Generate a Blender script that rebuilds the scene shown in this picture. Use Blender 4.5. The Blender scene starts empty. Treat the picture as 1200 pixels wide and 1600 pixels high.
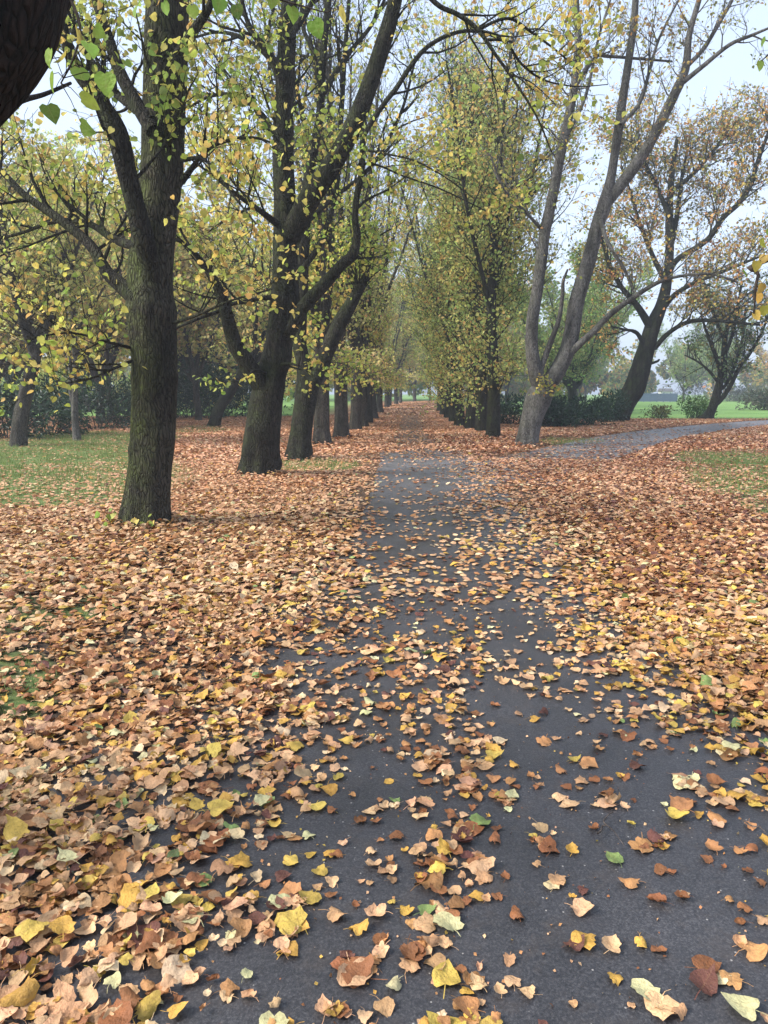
import bpy, math, random
import numpy as np
from mathutils import Vector

# ------------------------------------------------------------------ camera, sky, sun, exposure
scene = bpy.context.scene
COL = scene.collection
F, HOR, CAMH = 1150.0, 612.0, 1.5            # focal length in photo pixels, horizon row, eye height
PITCH = math.atan((800 - HOR) / F)
cam_d = bpy.data.cameras.new('camera')
cam_d.sensor_fit = 'VERTICAL'
cam_d.sensor_height = 24.0
cam_d.lens = 24.0 * F / 1600.0
cam_d.clip_start, cam_d.clip_end = 0.05, 3000.0
cam = bpy.data.objects.new('camera', cam_d)
cam.location = (0, 0, CAMH)
cam.rotation_euler = (math.pi / 2 - PITCH, 0, 0)
COL.objects.link(cam)
scene.camera = cam

SUN_EL, SUN_AZ = math.radians(40), math.radians(-105)   # soft light from the left, through cloud
world = bpy.data.worlds.new('World')
scene.world = world
world.use_nodes = True
wt = world.node_tree
wt.nodes.clear()
wo = wt.nodes.new('ShaderNodeOutputWorld')
bg = wt.nodes.new('ShaderNodeBackground')
sky = wt.nodes.new('ShaderNodeTexSky')
sky.sky_type = 'NISHITA'
sky.sun_disc = False
sky.sun_elevation = SUN_EL
sky.sun_rotation = SUN_AZ
sky.air_density, sky.dust_density, sky.ozone_density = 1.0, 3.0, 1.5
hsv = wt.nodes.new('ShaderNodeHueSaturation')           # thin high cloud: a paler, less saturated sky
hsv.inputs['Saturation'].default_value = 0.55
cl = wt.nodes.new('ShaderNodeTexNoise')
cl.inputs['Scale'].default_value = 2.2
cl.inputs['Detail'].default_value = 5
wm = wt.nodes.new('ShaderNodeMix')
wm.data_type = 'RGBA'
cr = wt.nodes.new('ShaderNodeMapRange')
cr.inputs['From Min'].default_value, cr.inputs['From Max'].default_value = 0.3, 0.7
cr.inputs['To Min'].default_value, cr.inputs['To Max'].default_value = 0.55, 0.8
wt.links.new(cl.outputs['Fac'], cr.inputs['Value'])
wt.links.new(cr.outputs['Result'], wm.inputs['Factor'])
wt.links.new(sky.outputs['Color'], hsv.inputs['Color'])
wt.links.new(hsv.outputs['Color'], wm.inputs['A'])
wm.inputs['B'].default_value = (1.82, 2.24, 2.95, 1)       # overcast veil
wt.links.new(wm.outputs['Result'], bg.inputs['Color'])
bg.inputs['Strength'].default_value = 0.1
wt.links.new(bg.outputs['Background'], wo.inputs['Surface'])

sun_d = bpy.data.lights.new('sun', 'SUN')
sun_d.energy = 1.5
sun_d.angle = math.radians(25)
sun_d.color = (1.0, 0.95, 0.88)
sun = bpy.data.objects.new('sun', sun_d)
sd = Vector((math.sin(SUN_AZ) * math.cos(SUN_EL), math.cos(SUN_AZ) * math.cos(SUN_EL), math.sin(SUN_EL)))
sun.rotation_euler = sd.to_track_quat('Z', 'Y').to_euler()
COL.objects.link(sun)
scene.view_settings.view_transform = 'Standard'
scene.view_settings.look = 'None'
scene.view_settings.gamma = 1.0
scene.view_settings.exposure = 2.12
scene.cycles.max_bounces = 8
scene.cycles.transparent_max_bounces = 8
scene.cycles.volume_bounces = 0

# ------------------------------------------------------------------ measuring helpers (photo pixel -> world)
CP, SP = math.cos(PITCH), math.sin(PITCH)
def at(px, py, Y):
    u, v = (px - 600) / F, (800 - py) / F
    d = np.array([u, CP + v * SP, -SP + v * CP])
    return np.array([0, 0, CAMH]) + d * (Y / d[1])
def ground(px, py):
    u, v = (px - 600) / F, (800 - py) / F
    d = np.array([u, CP + v * SP, -SP + v * CP])
    return (np.array([0, 0, CAMH]) + d * (CAMH / -d[2]))
def project(x, y, z=0.0):
    dz = z - CAMH
    zc = y * CP - dz * SP
    yc = y * SP + dz * CP
    zc = np.maximum(zc, 1e-3)
    return 600 + F * x / zc, 800 - F * yc / zc
def zcam(p):
    return p[1] * CP - (p[2] - CAMH) * SP

# ------------------------------------------------------------------ noise
def hash2(ix, iy, s):
    h = (ix.astype(np.int64) * 374761393 + iy.astype(np.int64) * 668265263 + s * 974711) & 0xffffffff
    h = ((h ^ (h >> 13)) * 1274126177) & 0xffffffff
    return ((h ^ (h >> 16)) & 0xffff) / 65535.0
def vnoise(x, y, s=0):
    x = np.asarray(x, float); y = np.asarray(y, float)
    ix, iy = np.floor(x), np.floor(y)
    fx, fy = x - ix, y - iy
    fx, fy = fx * fx * (3 - 2 * fx), fy * fy * (3 - 2 * fy)
    a, b = hash2(ix, iy, s), hash2(ix + 1, iy, s)
    c, d = hash2(ix, iy + 1, s), hash2(ix + 1, iy + 1, s)
    return (a * (1 - fx) + b * fx) * (1 - fy) + (c * (1 - fx) + d * fx) * fy
def fbm(x, y, s=0, o=3):
    t, a, n = 0, 0.5, 0
    for k in range(o):
        t = t + a * vnoise(np.asarray(x) * 2 ** k, np.asarray(y) * 2 ** k, s + k); n += a; a *= 0.5
    return t / n

# ------------------------------------------------------------------ mesh and object helpers
def make_mesh(name, V, quads=None, tris=None, smooth=True, colors=None, attrs=None):
    me = bpy.data.meshes.new(name)
    V = np.asarray(V, np.float32)
    q = np.zeros((0, 4), np.int32) if quads is None else np.asarray(quads, np.int32).reshape(-1, 4)
    t = np.zeros((0, 3), np.int32) if tris is None else np.asarray(tris, np.int32).reshape(-1, 3)
    me.vertices.add(len(V)); me.vertices.foreach_set('co', V.ravel())
    loops = np.concatenate([q.ravel(), t.ravel()])
    me.loops.add(len(loops)); me.loops.foreach_set('vertex_index', loops)
    start = np.concatenate([np.arange(len(q)) * 4, len(q) * 4 + np.arange(len(t)) * 3]).astype(np.int32)
    me.polygons.add(len(start)); me.polygons.foreach_set('loop_start', start)
    me.polygons.foreach_set('use_smooth', np.full(len(start), smooth))
    if colors is not None:
        a = me.attributes.new('col', 'FLOAT_COLOR', 'POINT')
        c = np.ones((len(V), 4), np.float32); c[:, :3] = colors
        a.data.foreach_set('color', c.ravel())
    for k, v in (attrs or {}).items():
        a = me.attributes.new(k, 'FLOAT', 'POINT')
        a.data.foreach_set('value', np.asarray(v, np.float32))
    me.update(calc_edges=True)
    me.validate()
    return me
def obj(name, me, mat=None, parent=None, loc=None):
    if mat is not None and not me.materials: me.materials.append(mat)
    o = bpy.data.objects.new(name, me)
    COL.objects.link(o)
    if parent is not None: o.parent = parent
    if loc is not None: o.location = loc
    return o
def tag(o, label=None, cat=None, group=None, kind=None):
    if label: o['label'] = label
    if cat: o['category'] = cat
    if group: o['group'] = group
    if kind: o['kind'] = kind
    return o
def thing(name, loc, label, cat, group=None):
    o = bpy.data.objects.new(name, None)
    COL.objects.link(o)
    o.location = loc
    return tag(o, label, cat, group)
def copy_tree(o, loc, rz, scale, label, tint=None, group=None):
    c = o.copy(); COL.objects.link(c)
    c.location = loc; c.rotation_euler = (0, 0, rz); c.scale = (scale,) * 3 if np.isscalar(scale) else scale
    c['label'] = label
    if group: c['group'] = group
    for ch in list(o.children):
        d = ch.copy(); COL.objects.link(d); d.parent = c
        if tint is not None and d.name.startswith('foliage'): d.color = (*tint, 1)
    return c

# ------------------------------------------------------------------ materials
def nodes(name):
    m = bpy.data.materials.new(name); m.use_nodes = True
    nt = m.node_tree; nt.nodes.clear()
    out = nt.nodes.new('ShaderNodeOutputMaterial')
    return m, nt, out
def N(nt, typ, ins=None, **kw):
    n = nt.nodes.new(typ)
    for k, v in kw.items(): setattr(n, k, v)
    for k, v in (ins or {}).items():
        if hasattr(v, 'links'): nt.links.new(v, n.inputs[k])
        else: n.inputs[k].default_value = v
    return n
def mixc(nt, fac, a, b, mode='MIX'):
    n = nt.nodes.new('ShaderNodeMix'); n.data_type = 'RGBA'; n.blend_type = mode
    for k, v in (('Factor', fac), ('A', a), ('B', b)):
        if hasattr(v, 'links'): nt.links.new(v, n.inputs[k])
        else: n.inputs[k].default_value = (*v, 1) if isinstance(v, tuple) and len(v) == 3 else v
    return n.outputs['Result']
def ramp(nt, fac, stops):
    r = nt.nodes.new('ShaderNodeValToRGB')
    el = r.color_ramp.elements
    while len(el) < len(stops): el.new(0.5)
    for e, (p, c) in zip(el, stops):
        e.position = p; e.color = (*c, 1) if len(c) == 3 else c
    nt.links.new(fac, r.inputs['Fac'])
    return r.outputs['Color']

def leaf_material(name, use_attr=True, transl=0.45, rough=0.5, spots=0.0, spotcol=(0.10, 0.045, 0.02), spotscale=70, veins=False, veincol=(.24, .13, .06)):
    m, nt, out = nodes(name)
    info = N(nt, 'ShaderNodeObjectInfo')
    if use_attr:
        a = N(nt, 'ShaderNodeAttribute', attribute_name='col')
        base = mixc(nt, 1.0, a.outputs['Color'], info.outputs['Color'], 'MULTIPLY')
    else:
        base = info.outputs['Color']
    if spots > 0:
        g = N(nt, 'ShaderNodeNewGeometry')
        nz = N(nt, 'ShaderNodeTexNoise', {'Vector': g.outputs['Position'], 'Scale': spotscale, 'Detail': 4, 'Roughness': 0.65})
        f = N(nt, 'ShaderNodeMapRange', {'Value': nz.outputs['Fac'], 'From Min': 0.52, 'From Max': 0.72, 'To Min': 0.0, 'To Max': spots})
        base = mixc(nt, f.outputs['Result'], base, spotcol)
        nz2 = N(nt, 'ShaderNodeTexNoise', {'Vector': g.outputs['Position'], 'Scale': spotscale * 0.35, 'Detail': 2})
        f2 = N(nt, 'ShaderNodeMapRange', {'Value': nz2.outputs['Fac'], 'From Min': 0.35, 'From Max': 0.7, 'To Min': 0.8, 'To Max': 1.15})
        base = mixc(nt, 1.0, base, f2.outputs['Result'], 'MULTIPLY')
    if veins:
        lx = N(nt, 'ShaderNodeAttribute', attribute_name='lx').outputs['Fac']; ly = N(nt, 'ShaderNodeAttribute', attribute_name='ly').outputs['Fac']
        ax = N(nt, 'ShaderNodeMath', {0: lx}, operation='ABSOLUTE').outputs[0]
        mid = N(nt, 'ShaderNodeMapRange', {'Value': ax, 'From Min': .008, 'From Max': .03, 'To Min': 1, 'To Max': 0}).outputs['Result']
        sl = N(nt, 'ShaderNodeMath', {0: ax, 1: -.75, 2: ly}, operation='MULTIPLY_ADD').outputs[0]
        fr_ = N(nt, 'ShaderNodeMath', {0: sl, 1: .13}, operation='PINGPONG').outputs[0]
        side = N(nt, 'ShaderNodeMapRange', {'Value': fr_, 'From Min': .004, 'From Max': .022, 'To Min': .75, 'To Max': 0}).outputs['Result']
        vn = N(nt, 'ShaderNodeMath', {0: mid, 1: side}, operation='MAXIMUM').outputs[0]
        vf = N(nt, 'ShaderNodeMath', {0: vn, 1: .42}, operation='MULTIPLY').outputs[0]
        base = mixc(nt, vf, base, mixc(nt, .6, base, veincol))
    pin = {'Base Color': base, 'Roughness': rough, 'Specular IOR Level': 0.3}
    if spots > 0:
        bn_ = N(nt, 'ShaderNodeTexNoise', {'Vector': g.outputs['Position'], 'Scale': 110, 'Detail': 3, 'Roughness': .6})
        pin['Normal'] = N(nt, 'ShaderNodeBump', {'Height': bn_.outputs['Fac'], 'Strength': .6, 'Distance': .010}).outputs['Normal']
    p = N(nt, 'ShaderNodeBsdfPrincipled', pin)
    t = N(nt, 'ShaderNodeBsdfTranslucent', {'Color': base})
    mx = N(nt, 'ShaderNodeMixShader', {0: transl, 1: p.outputs[0], 2: t.outputs[0]})
    nt.links.new(mx.outputs[0], out.inputs['Surface'])
    return m

def bark_material(name, dark, light, moss=None, moss_amt=0.0, scale=1.0, bump=1.0):
    m, nt, out = nodes(name)
    tc = N(nt, 'ShaderNodeTexCoord')
    mp = N(nt, 'ShaderNodeMapping', {'Vector': tc.outputs['Object'], 'Scale': (scale, scale, scale * 0.2)})
    warp = N(nt, 'ShaderNodeTexNoise', {'Vector': tc.outputs['Object'], 'Scale': 4.0, 'Detail': 3})
    va = N(nt, 'ShaderNodeVectorMath', {0: warp.outputs['Color'], 1: (0.14, 0.14, 0.08)}, operation='MULTIPLY')
    vb = N(nt, 'ShaderNodeVectorMath', {0: mp.outputs['Vector'], 1: va.outputs['Vector']}, operation='ADD')
    vo = N(nt, 'ShaderNodeTexVoronoi', {'Vector': vb.outputs['Vector'], 'Scale': 33.0}, feature='DISTANCE_TO_EDGE')
    nz = N(nt, 'ShaderNodeTexNoise', {'Vector': vb.outputs['Vector'], 'Scale': 34.0, 'Detail': 6, 'Roughness': 0.65})
    big = N(nt, 'ShaderNodeTexNoise', {'Vector': tc.outputs['Object'], 'Scale': 2.3, 'Detail': 5, 'Roughness': 0.6})
    ridge = N(nt, 'ShaderNodeMapRange', {'Value': vo.outputs['Distance'], 'From Min': 0.0, 'From Max': 0.25, 'To Min': 0.0, 'To Max': 0.6})
    hgt = N(nt, 'ShaderNodeMath', {0: ridge.outputs['Result'], 1: nz.outputs['Fac']}, operation='ADD')
    base = ramp(nt, hgt.outputs[0], [(0.44, dark), (.66, tuple(.5 * a + .5 * b for a, b in zip(dark, light))), (.95, light)])
    st = N(nt, 'ShaderNodeMapping', {'Vector': tc.outputs['Object'], 'Scale': (5, 5, .8)})
    sn = N(nt, 'ShaderNodeTexNoise', {'Vector': st.outputs['Vector'], 'Scale': 1.0, 'Detail': 5, 'Roughness': .6})
    pf = N(nt, 'ShaderNodeMapRange', {'Value': big.outputs['Fac'], 'From Min': 0.3, 'From Max': 0.7, 'To Min': 0.55, 'To Max': 1.3})
    base = mixc(nt, 1.0, base, pf.outputs['Result'], 'MULTIPLY')
    if moss:
        mn = N(nt, 'ShaderNodeTexNoise', {'Vector': tc.outputs['Object'], 'Scale': 3.1, 'Detail': 6, 'Roughness': 0.7})
        mf = N(nt, 'ShaderNodeMapRange', {'Value': mn.outputs['Fac'], 'From Min': 0.38, 'From Max': 0.62, 'To Min': 0.1 * moss_amt, 'To Max': moss_amt})
        rdg = N(nt, 'ShaderNodeMapRange', {'Value': hgt.outputs[0], 'From Min': .45, 'From Max': .8, 'To Min': .25, 'To Max': 1.0})
        gn = N(nt, 'ShaderNodeNewGeometry'); sx = N(nt, 'ShaderNodeSeparateXYZ', {'Vector': gn.outputs['Normal']})
        sd_ = N(nt, 'ShaderNodeMapRange', {'Value': sx.outputs['X'], 'From Min': -.6, 'From Max': .7, 'To Min': 1.3, 'To Max': .1})
        m0 = N(nt, 'ShaderNodeMath', {0: mf.outputs['Result'], 1: sd_.outputs['Result']}, operation='MULTIPLY')
        mm = N(nt, 'ShaderNodeMath', {0: m0.outputs[0], 1: rdg.outputs['Result']}, operation='MULTIPLY')
        base = mixc(nt, mm.outputs[0], base, moss)
    sf = N(nt, 'ShaderNodeMapRange', {'Value': sn.outputs['Fac'], 'From Min': .35, 'From Max': .6, 'To Min': .45, 'To Max': 1.15})
    base = mixc(nt, 1.0, base, sf.outputs['Result'], 'MULTIPLY')
    bp = N(nt, 'ShaderNodeBump', {'Height': hgt.outputs[0], 'Strength': bump, 'Distance': 0.045})
    p = N(nt, 'ShaderNodeBsdfPrincipled', {'Base Color': base, 'Roughness': 0.9, 'Specular IOR Level': 0.2, 'Normal': bp.outputs['Normal']})
    nt.links.new(p.outputs[0], out.inputs['Surface'])
    return m

M = {}
M['bark_mossy'] = bark_material('bark_mossy', (0.009, 0.008, 0.006), (0.072, 0.062, 0.05), (0.085, 0.105, 0.03), 1.0)
M['bark_dark'] = bark_material('bark_dark', (0.008, 0.007, 0.006), (0.052, 0.044, 0.037), (0.05, 0.066, 0.022), 0.75)
M['bark_red'] = bark_material('bark_red', (0.006, 0.005, 0.004), (0.03, 0.018, 0.013))
M['bark_grey'] = bark_material('bark_grey', (0.03, 0.028, 0.027), (0.17, 0.16, 0.152), (0.12, 0.13, 0.08), 0.35, bump=0.6)
M['bark_mid'] = bark_material('bark_mid', (0.025, 0.022, 0.02), (0.12, 0.105, 0.09), (0.07, 0.085, 0.04), 0.35)
M['twig'] = bark_material('twig', (0.02, 0.015, 0.012), (0.06, 0.045, 0.035), bump=0.2)
M['twig_grey'] = bark_material('twig_grey', (0.05, 0.04, 0.035), (0.13, 0.105, 0.09), bump=0.2)
M['leaf'] = leaf_material('leaf', transl=0.5)
M['veined_leaf'] = leaf_material('veined_leaf', transl=.5, veins=True, spots=.4, spotcol=(.30, .20, .05), spotscale=45, veincol=(.5, .55, .2))
M['evergreen'] = leaf_material('evergreen', transl=0.15, rough=0.35)
M['litter'] = leaf_material('litter', transl=0.12, rough=0.6, spots=0.45)
M['single_leaf'] = leaf_material('single_leaf', use_attr=False, transl=0.12, rough=0.6, spots=0.45, veins=True)
M['grass'] = leaf_material('grass_blades', transl=0.3, rough=0.5)

# ------------------------------------------------------------------ leaf shapes
LEAF6 = np.array([[0, 0, 0], [-.42, .22, .08], [-.36, .62, .07], [0, 1, -.06], [.36, .62, .07], [.42, .22, .08]], float)
LEAF6_Q = np.array([[0, 3, 2, 1], [0, 5, 4, 3]])
_md = [(0, 0, 0), (0, .2, -.02), (0, .45, -.04), (0, .72, -.05), (0, 1, -.16)]
_ed = [(.2, -.1, .03), (.44, .1, .07), (.47, .38, .08), (.3, .72, .03)]
LEAFH = np.array(_md + [(-a, b, c) for a, b, c in _ed] + list(_ed), float)
LEAFH_Q = np.array([[0, 1, 6, 5], [1, 2, 7, 6], [2, 3, 8, 7], [0, 9, 10, 1], [1, 10, 11, 2], [2, 11, 12, 3]])
LEAFH_T = np.array([[3, 4, 8], [3, 12, 4]])
LEAFL = np.array([[0, 0, 0], [-.17, .3, .05], [-.15, .68, .04], [0, 1, -.08], [.15, .68, .04], [.17, .3, .05]], float)
def crisp_leaf(seed, n=22):
    """A dry heart-shaped leaf: centre, two inner rings, toothed rim, petiole; bent and crumpled."""
    r = np.random.default_rng(seed)
    t = np.arange(n) * 2 * np.pi / n
    x = 0.47 * np.sin(t) * (1 + 0.12 * -np.cos(t))
    y = 0.48 * np.cos(t) + 0.13 * np.exp(-(np.minimum(t, 2 * np.pi - t) / 0.3) ** 2) + 0.17 * np.exp(-((t - np.pi) / 0.35) ** 2)
    jag = 1 + r.normal(0, 0.035, n) + .025 * (-1.0) ** np.arange(n)
    if r.random() < .45: jag = jag * (1 + .16 * (vnoise(np.arange(n) * .45, np.full(n, 3.3), seed) - .5) * 2) * (1 + r.normal(0, .05, n))
    for _ in range(r.integers(0, 3)):
        j = r.integers(0, n); jag[j] *= r.uniform(.6, .9); jag[(j + 1) % n] *= r.uniform(.8, 1)
    rim = np.stack([x * jag, y * jag], 1)
    P2 = np.concatenate([[[0, 0]], rim * 0.36, rim * .7, rim])
    asp = r.uniform(0.8, 1.1)
    flat = P2.copy()
    P2[:, 0] *= asp
    rad = np.linalg.norm(P2, axis=1)
    z = r.uniform(0.03, 0.22) * np.sqrt(P2[:, 0] ** 2 + .003)        # fold at the midrib
    a0, fx, fy2 = r.uniform(0, 6.28), r.uniform(4, 9), r.uniform(4, 9)
    z += 0.06 * np.sin(P2[:, 0] * fx + a0) * np.cos(P2[:, 1] * fy2 + 2 * a0)
    wav = np.concatenate([[0], np.tile(r.normal(0, 1, n), 3)]); wav = wav * .6 + np.roll(wav, 1) * .4
    z += 0.05 * wav * rad ** 1.5 * 2
    ph = r.uniform(0, np.pi) if r.random() < 0.5 else r.normal(0, 0.35)
    k = np.clip(r.choice([1, -1], p=[.6, .4]) * abs(r.normal(1.6, 1.4)), -4.4, 4.4)
    c, s_ = np.cos(ph), np.sin(ph)
    u, v = c * P2[:, 0] + s_ * P2[:, 1], -s_ * P2[:, 0] + c * P2[:, 1]
    if abs(k) > 0.05: u2, zz = np.sin(k * u) / k - z * np.sin(k * u), (1 - np.cos(k * u)) / k + z * np.cos(k * u)
    else: u2, zz = u, z
    k2 = r.normal(0, 1.0)                                            # a second, weaker curl across
    if abs(k2) > .05: v, zz = np.sin(k2 * v) / k2 - zz * np.sin(k2 * v) * .6, zz * np.cos(k2 * v) + (1 - np.cos(k2 * v)) / k2
    V = np.stack([c * u2 - s_ * v, s_ * u2 + c * v, zz], 1)
    pl = r.uniform(0.3, 0.6)                                         # petiole, a bent thin strip
    b = V[1 + 2 * n + n // 2]
    w = 0.014
    bend = r.normal(0, 0.15)
    pet = [b + [-w, .02, 0], b + [w, .02, 0], b + [bend * .5 + w, -pl * .5, .03], b + [bend * .5 - w, -pl * .5, .03], b + [bend * 1.4 + w, -pl, -.01], b + [bend * 1.4 - w, -pl, -.01]]
    V = np.concatenate([V, pet]); flat = np.concatenate([flat, np.full((6, 2), 9.0)])
    V[:, 2] -= np.percentile(V[:, 2], 6)
    i = np.arange(n); j = (i + 1) % n
    tris = np.stack([np.zeros(n, int), 1 + j, 1 + i], 1)
    q = np.concatenate([np.stack([1 + o + i, 1 + o + j, 1 + o + n + j, 1 + o + n + i], 1) for o in (0, n)])
    o = 1 + 3 * n
    q = np.concatenate([q, [[o, o + 1, o + 2, o + 3], [o + 3, o + 2, o + 4, o + 5]]])
    return V, q, tris, k, flat

def basis(d, nrm):
    y = d / np.linalg.norm(d, axis=1, keepdims=True)
    x = np.cross(y, nrm); x /= np.linalg.norm(x, axis=1, keepdims=True) + 1e-9
    z = np.cross(x, y)
    return np.stack([x, y, z], 2)
def scatter(tv, tq, tt, pos, R, size, col):
    n, k = len(pos), len(tv)
    V = np.einsum('nij,kj->nki', R, tv) * np.asarray(size).reshape(n, 1, 1) + pos[:, None, :]
    off = (np.arange(n) * k)[:, None, None]
    q = (tq[None] + off).reshape(-1, 4) if tq is not None else np.zeros((0, 4), int)
    t = (tt[None] + off).reshape(-1, 3) if tt is not None else np.zeros((0, 3), int)
    return V.reshape(-1, 3), q, t, np.repeat(col, k, axis=0)
def join(parts):
    Vs, qs, ts, cs, o = [], [], [], [], 0
    for V, q, t, c in parts:
        Vs.append(V); qs.append(q + o); ts.append(t + o); cs.append(c); o += len(V)
    return np.concatenate(Vs), np.concatenate(qs), np.concatenate(ts), np.concatenate(cs)

# ------------------------------------------------------------------ tree builder
def smooth_path(pts, sub):
    P = np.asarray(pts, float)
    if len(P) < 3 or sub < 2: return P
    E = np.concatenate([[2 * P[0] - P[1]], P, [2 * P[-1] - P[-2]]])
    out = []
    t = np.linspace(0, 1, sub, endpoint=False)[:, None]
    for i in range(1, len(E) - 2):
        a, b, c, d = E[i - 1], E[i], E[i + 1], E[i + 2]
        out.append(0.5 * (2 * b + (c - a) * t + (2 * a - 5 * b + 4 * c - d) * t ** 2 + (3 * b - a - 3 * c + d) * t ** 3))
    out.append(P[-1:])
    return np.concatenate(out)

class Tree:
    def __init__(self, base, seed):
        self.base = np.asarray(base, float)
        self.rng = np.random.default_rng(seed)
        self.rnd = random.Random(seed)
        self.wood = {}
        self.leaves = []
    def tube(self, part, pts, rad, sides, rough=0.0, flare=None, bumps=(), cap=True):
        P = np.asarray(pts, float); n = len(P)
        T = np.gradient(P, axis=0); T /= np.linalg.norm(T, axis=1, keepdims=True) + 1e-9
        u = np.cross(T[0], [0.3, 1, 0.1]); u /= np.linalg.norm(u)
        U = np.empty_like(P)
        for i in range(n):
            u = u - T[i] * np.dot(u, T[i]); u = u / (np.linalg.norm(u) + 1e-9); U[i] = u
        W = np.cross(T, U)
        th = np.arange(sides) * 2 * np.pi / sides
        R = np.repeat(np.asarray(rad, float)[:, None], sides, 1)
        if rough > 0:
            s = np.concatenate([[0], np.cumsum(np.linalg.norm(np.diff(P, axis=0), axis=1))])
            sd = self.rng.integers(0, 9999)
            cx, cy = np.cos(th) * 1.6, np.sin(th) * 1.6
            nz = fbm(cx[None] + s[:, None] * 0.9, cy[None] + s[:, None] * 1.3 + 7, sd, 3) - 0.5
            nz2 = fbm(cx[None] * 3 + s[:, None] * 0.5, cy[None] * 3 + s[:, None] * 0.4, sd + 5, 2) - 0.5
            R = R * (1 + rough * (1.6 * nz + 0.8 * nz2))
            if flare:
                z = s[:, None]
                lob = 0.55 + 0.45 * np.sin(th[None] * 4 + sd) * np.sin(th[None] * 3 + sd * 2)
                R = R * (1 + flare[0] * np.exp(-z / flare[1]) * lob)
            for (bs, ba, amp, wid) in bumps:
                da = np.angle(np.exp(1j * (th[None] - ba)))
                R = R * (1 + amp * np.exp(-((s[:, None] - bs) / wid) ** 2 - (da / 0.6) ** 2))
        V = P[:, None, :] + R[..., None] * (np.cos(th)[None, :, None] * U[:, None, :] + np.sin(th)[None, :, None] * W[:, None, :])
        V = V.reshape(-1, 3)
        i = np.arange(n - 1)[:, None] * sides; j = np.arange(sides)[None]; k = (j + 1) % sides
        q = np.stack([i + j, i + k, i + sides + k, i + sides + j], 2).reshape(-1, 4)
        w = self.wood.setdefault(part, [[], [], [], 0])
        t = np.zeros((0, 3), int)
        if cap:
            V = np.concatenate([V, P[-1:] + T[-1:] * rad[-1] * 0.6])
            j = np.arange(sides)
            t = np.stack([(n - 1) * sides + j, (n - 1) * sides + (j + 1) % sides, np.full(sides, n * sides)], 1)
        w[0].append(V); w[1].append(q + w[3]); w[2].append(t + w[3]); w[3] += len(V)
    def leaf(self, p, d, size):
        self.leaves.append((p[0], p[1], p[2], d[0], d[1], d[2], size))
    def twig_leaves(self, pts, P, prob):
        g = self.rnd
        L = float(np.sum(np.linalg.norm(np.diff(pts, axis=0), axis=1)))
        k = max(2, int(L / P['step']))
        for i in range(k):
            if g.random() > prob: continue
            t = (i + g.random()) / k * (len(pts) - 1)
            a = min(int(t), len(pts) - 2)
            p = pts[a] + (pts[a + 1] - pts[a]) * (t - a)
            d = (g.gauss(0, .7), g.gauss(0, .7), g.gauss(-.45, .5))
            o = P['petiole']
            s = P['size'] * g.uniform(.6, 1.2)
            self.leaf((p[0] + d[0] * o, p[1] + d[1] * o, p[2] + d[2] * o), d, s)
    def grow(self, p0, d, L, r, lev, P, part='branchwork'):
        g = self.rnd
        n = P['seg'][lev]
        pts = [np.array(p0, float)]
        d = np.array(d, float); d /= np.linalg.norm(d) + 1e-9
        st = L / n
        w, tr = P['wig'][lev], P['trop'][lev]
        for i in range(n):
            d = d + np.array([g.gauss(0, w), g.gauss(0, w), g.gauss(0, w) + tr])
            d /= np.linalg.norm(d)
            pts.append(pts[-1] + d * st)
        pts = np.array(pts)
        rad = r * (1 - 0.8 * np.linspace(0, 1, n + 1))
        self.tube(part, pts, np.maximum(rad, P['rmin']), P['sides'][lev], cap=False)
        if lev < len(P['seg']) - 1: self.children(pts, rad, lev + 1, P, L, 0.15, 1.0, part)
        else: self.twig_leaves(pts, P, P['prob'](pts[-1][2] - self.base[2]))
    def children(self, pts, rad, lev, P, L, t0=0.15, dens=1.0, part='branchwork', lmul=1.0):
        g = self.rnd
        nch = P['nch'][lev] * L * dens
        nch = int(nch) + (g.random() < nch - int(nch))
        for c in range(nch):
            t = (t0 + (1 - t0) * (c + g.random()) / nch) * (len(pts) - 1)
            a = min(int(t), len(pts) - 2)
            p = pts[a] + (pts[a + 1] - pts[a]) * (t - a)
            ax = pts[a + 1] - pts[a]; ax = ax / (np.linalg.norm(ax) + 1e-9)
            s = np.cross(ax, [g.gauss(0, 1), g.gauss(0, 1), g.gauss(0, 1)])
            s /= np.linalg.norm(s) + 1e-9
            if s[2] < -0.2 and g.random() < P.get('upbias', .5): s = -s
            an = g.gauss(P['ang'][lev], 0.2)
            d = ax * math.cos(an) + s * math.sin(an)
            l = P['len'][lev] * g.uniform(.55, 1.25) * (1 - 0.35 * t / (len(pts) - 1)) * lmul
            rr = min(rad[a] * 0.65, P['r'][lev] * g.uniform(.7, 1.2))
            self.grow(p, d, l, rr, lev, P, part)
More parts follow.
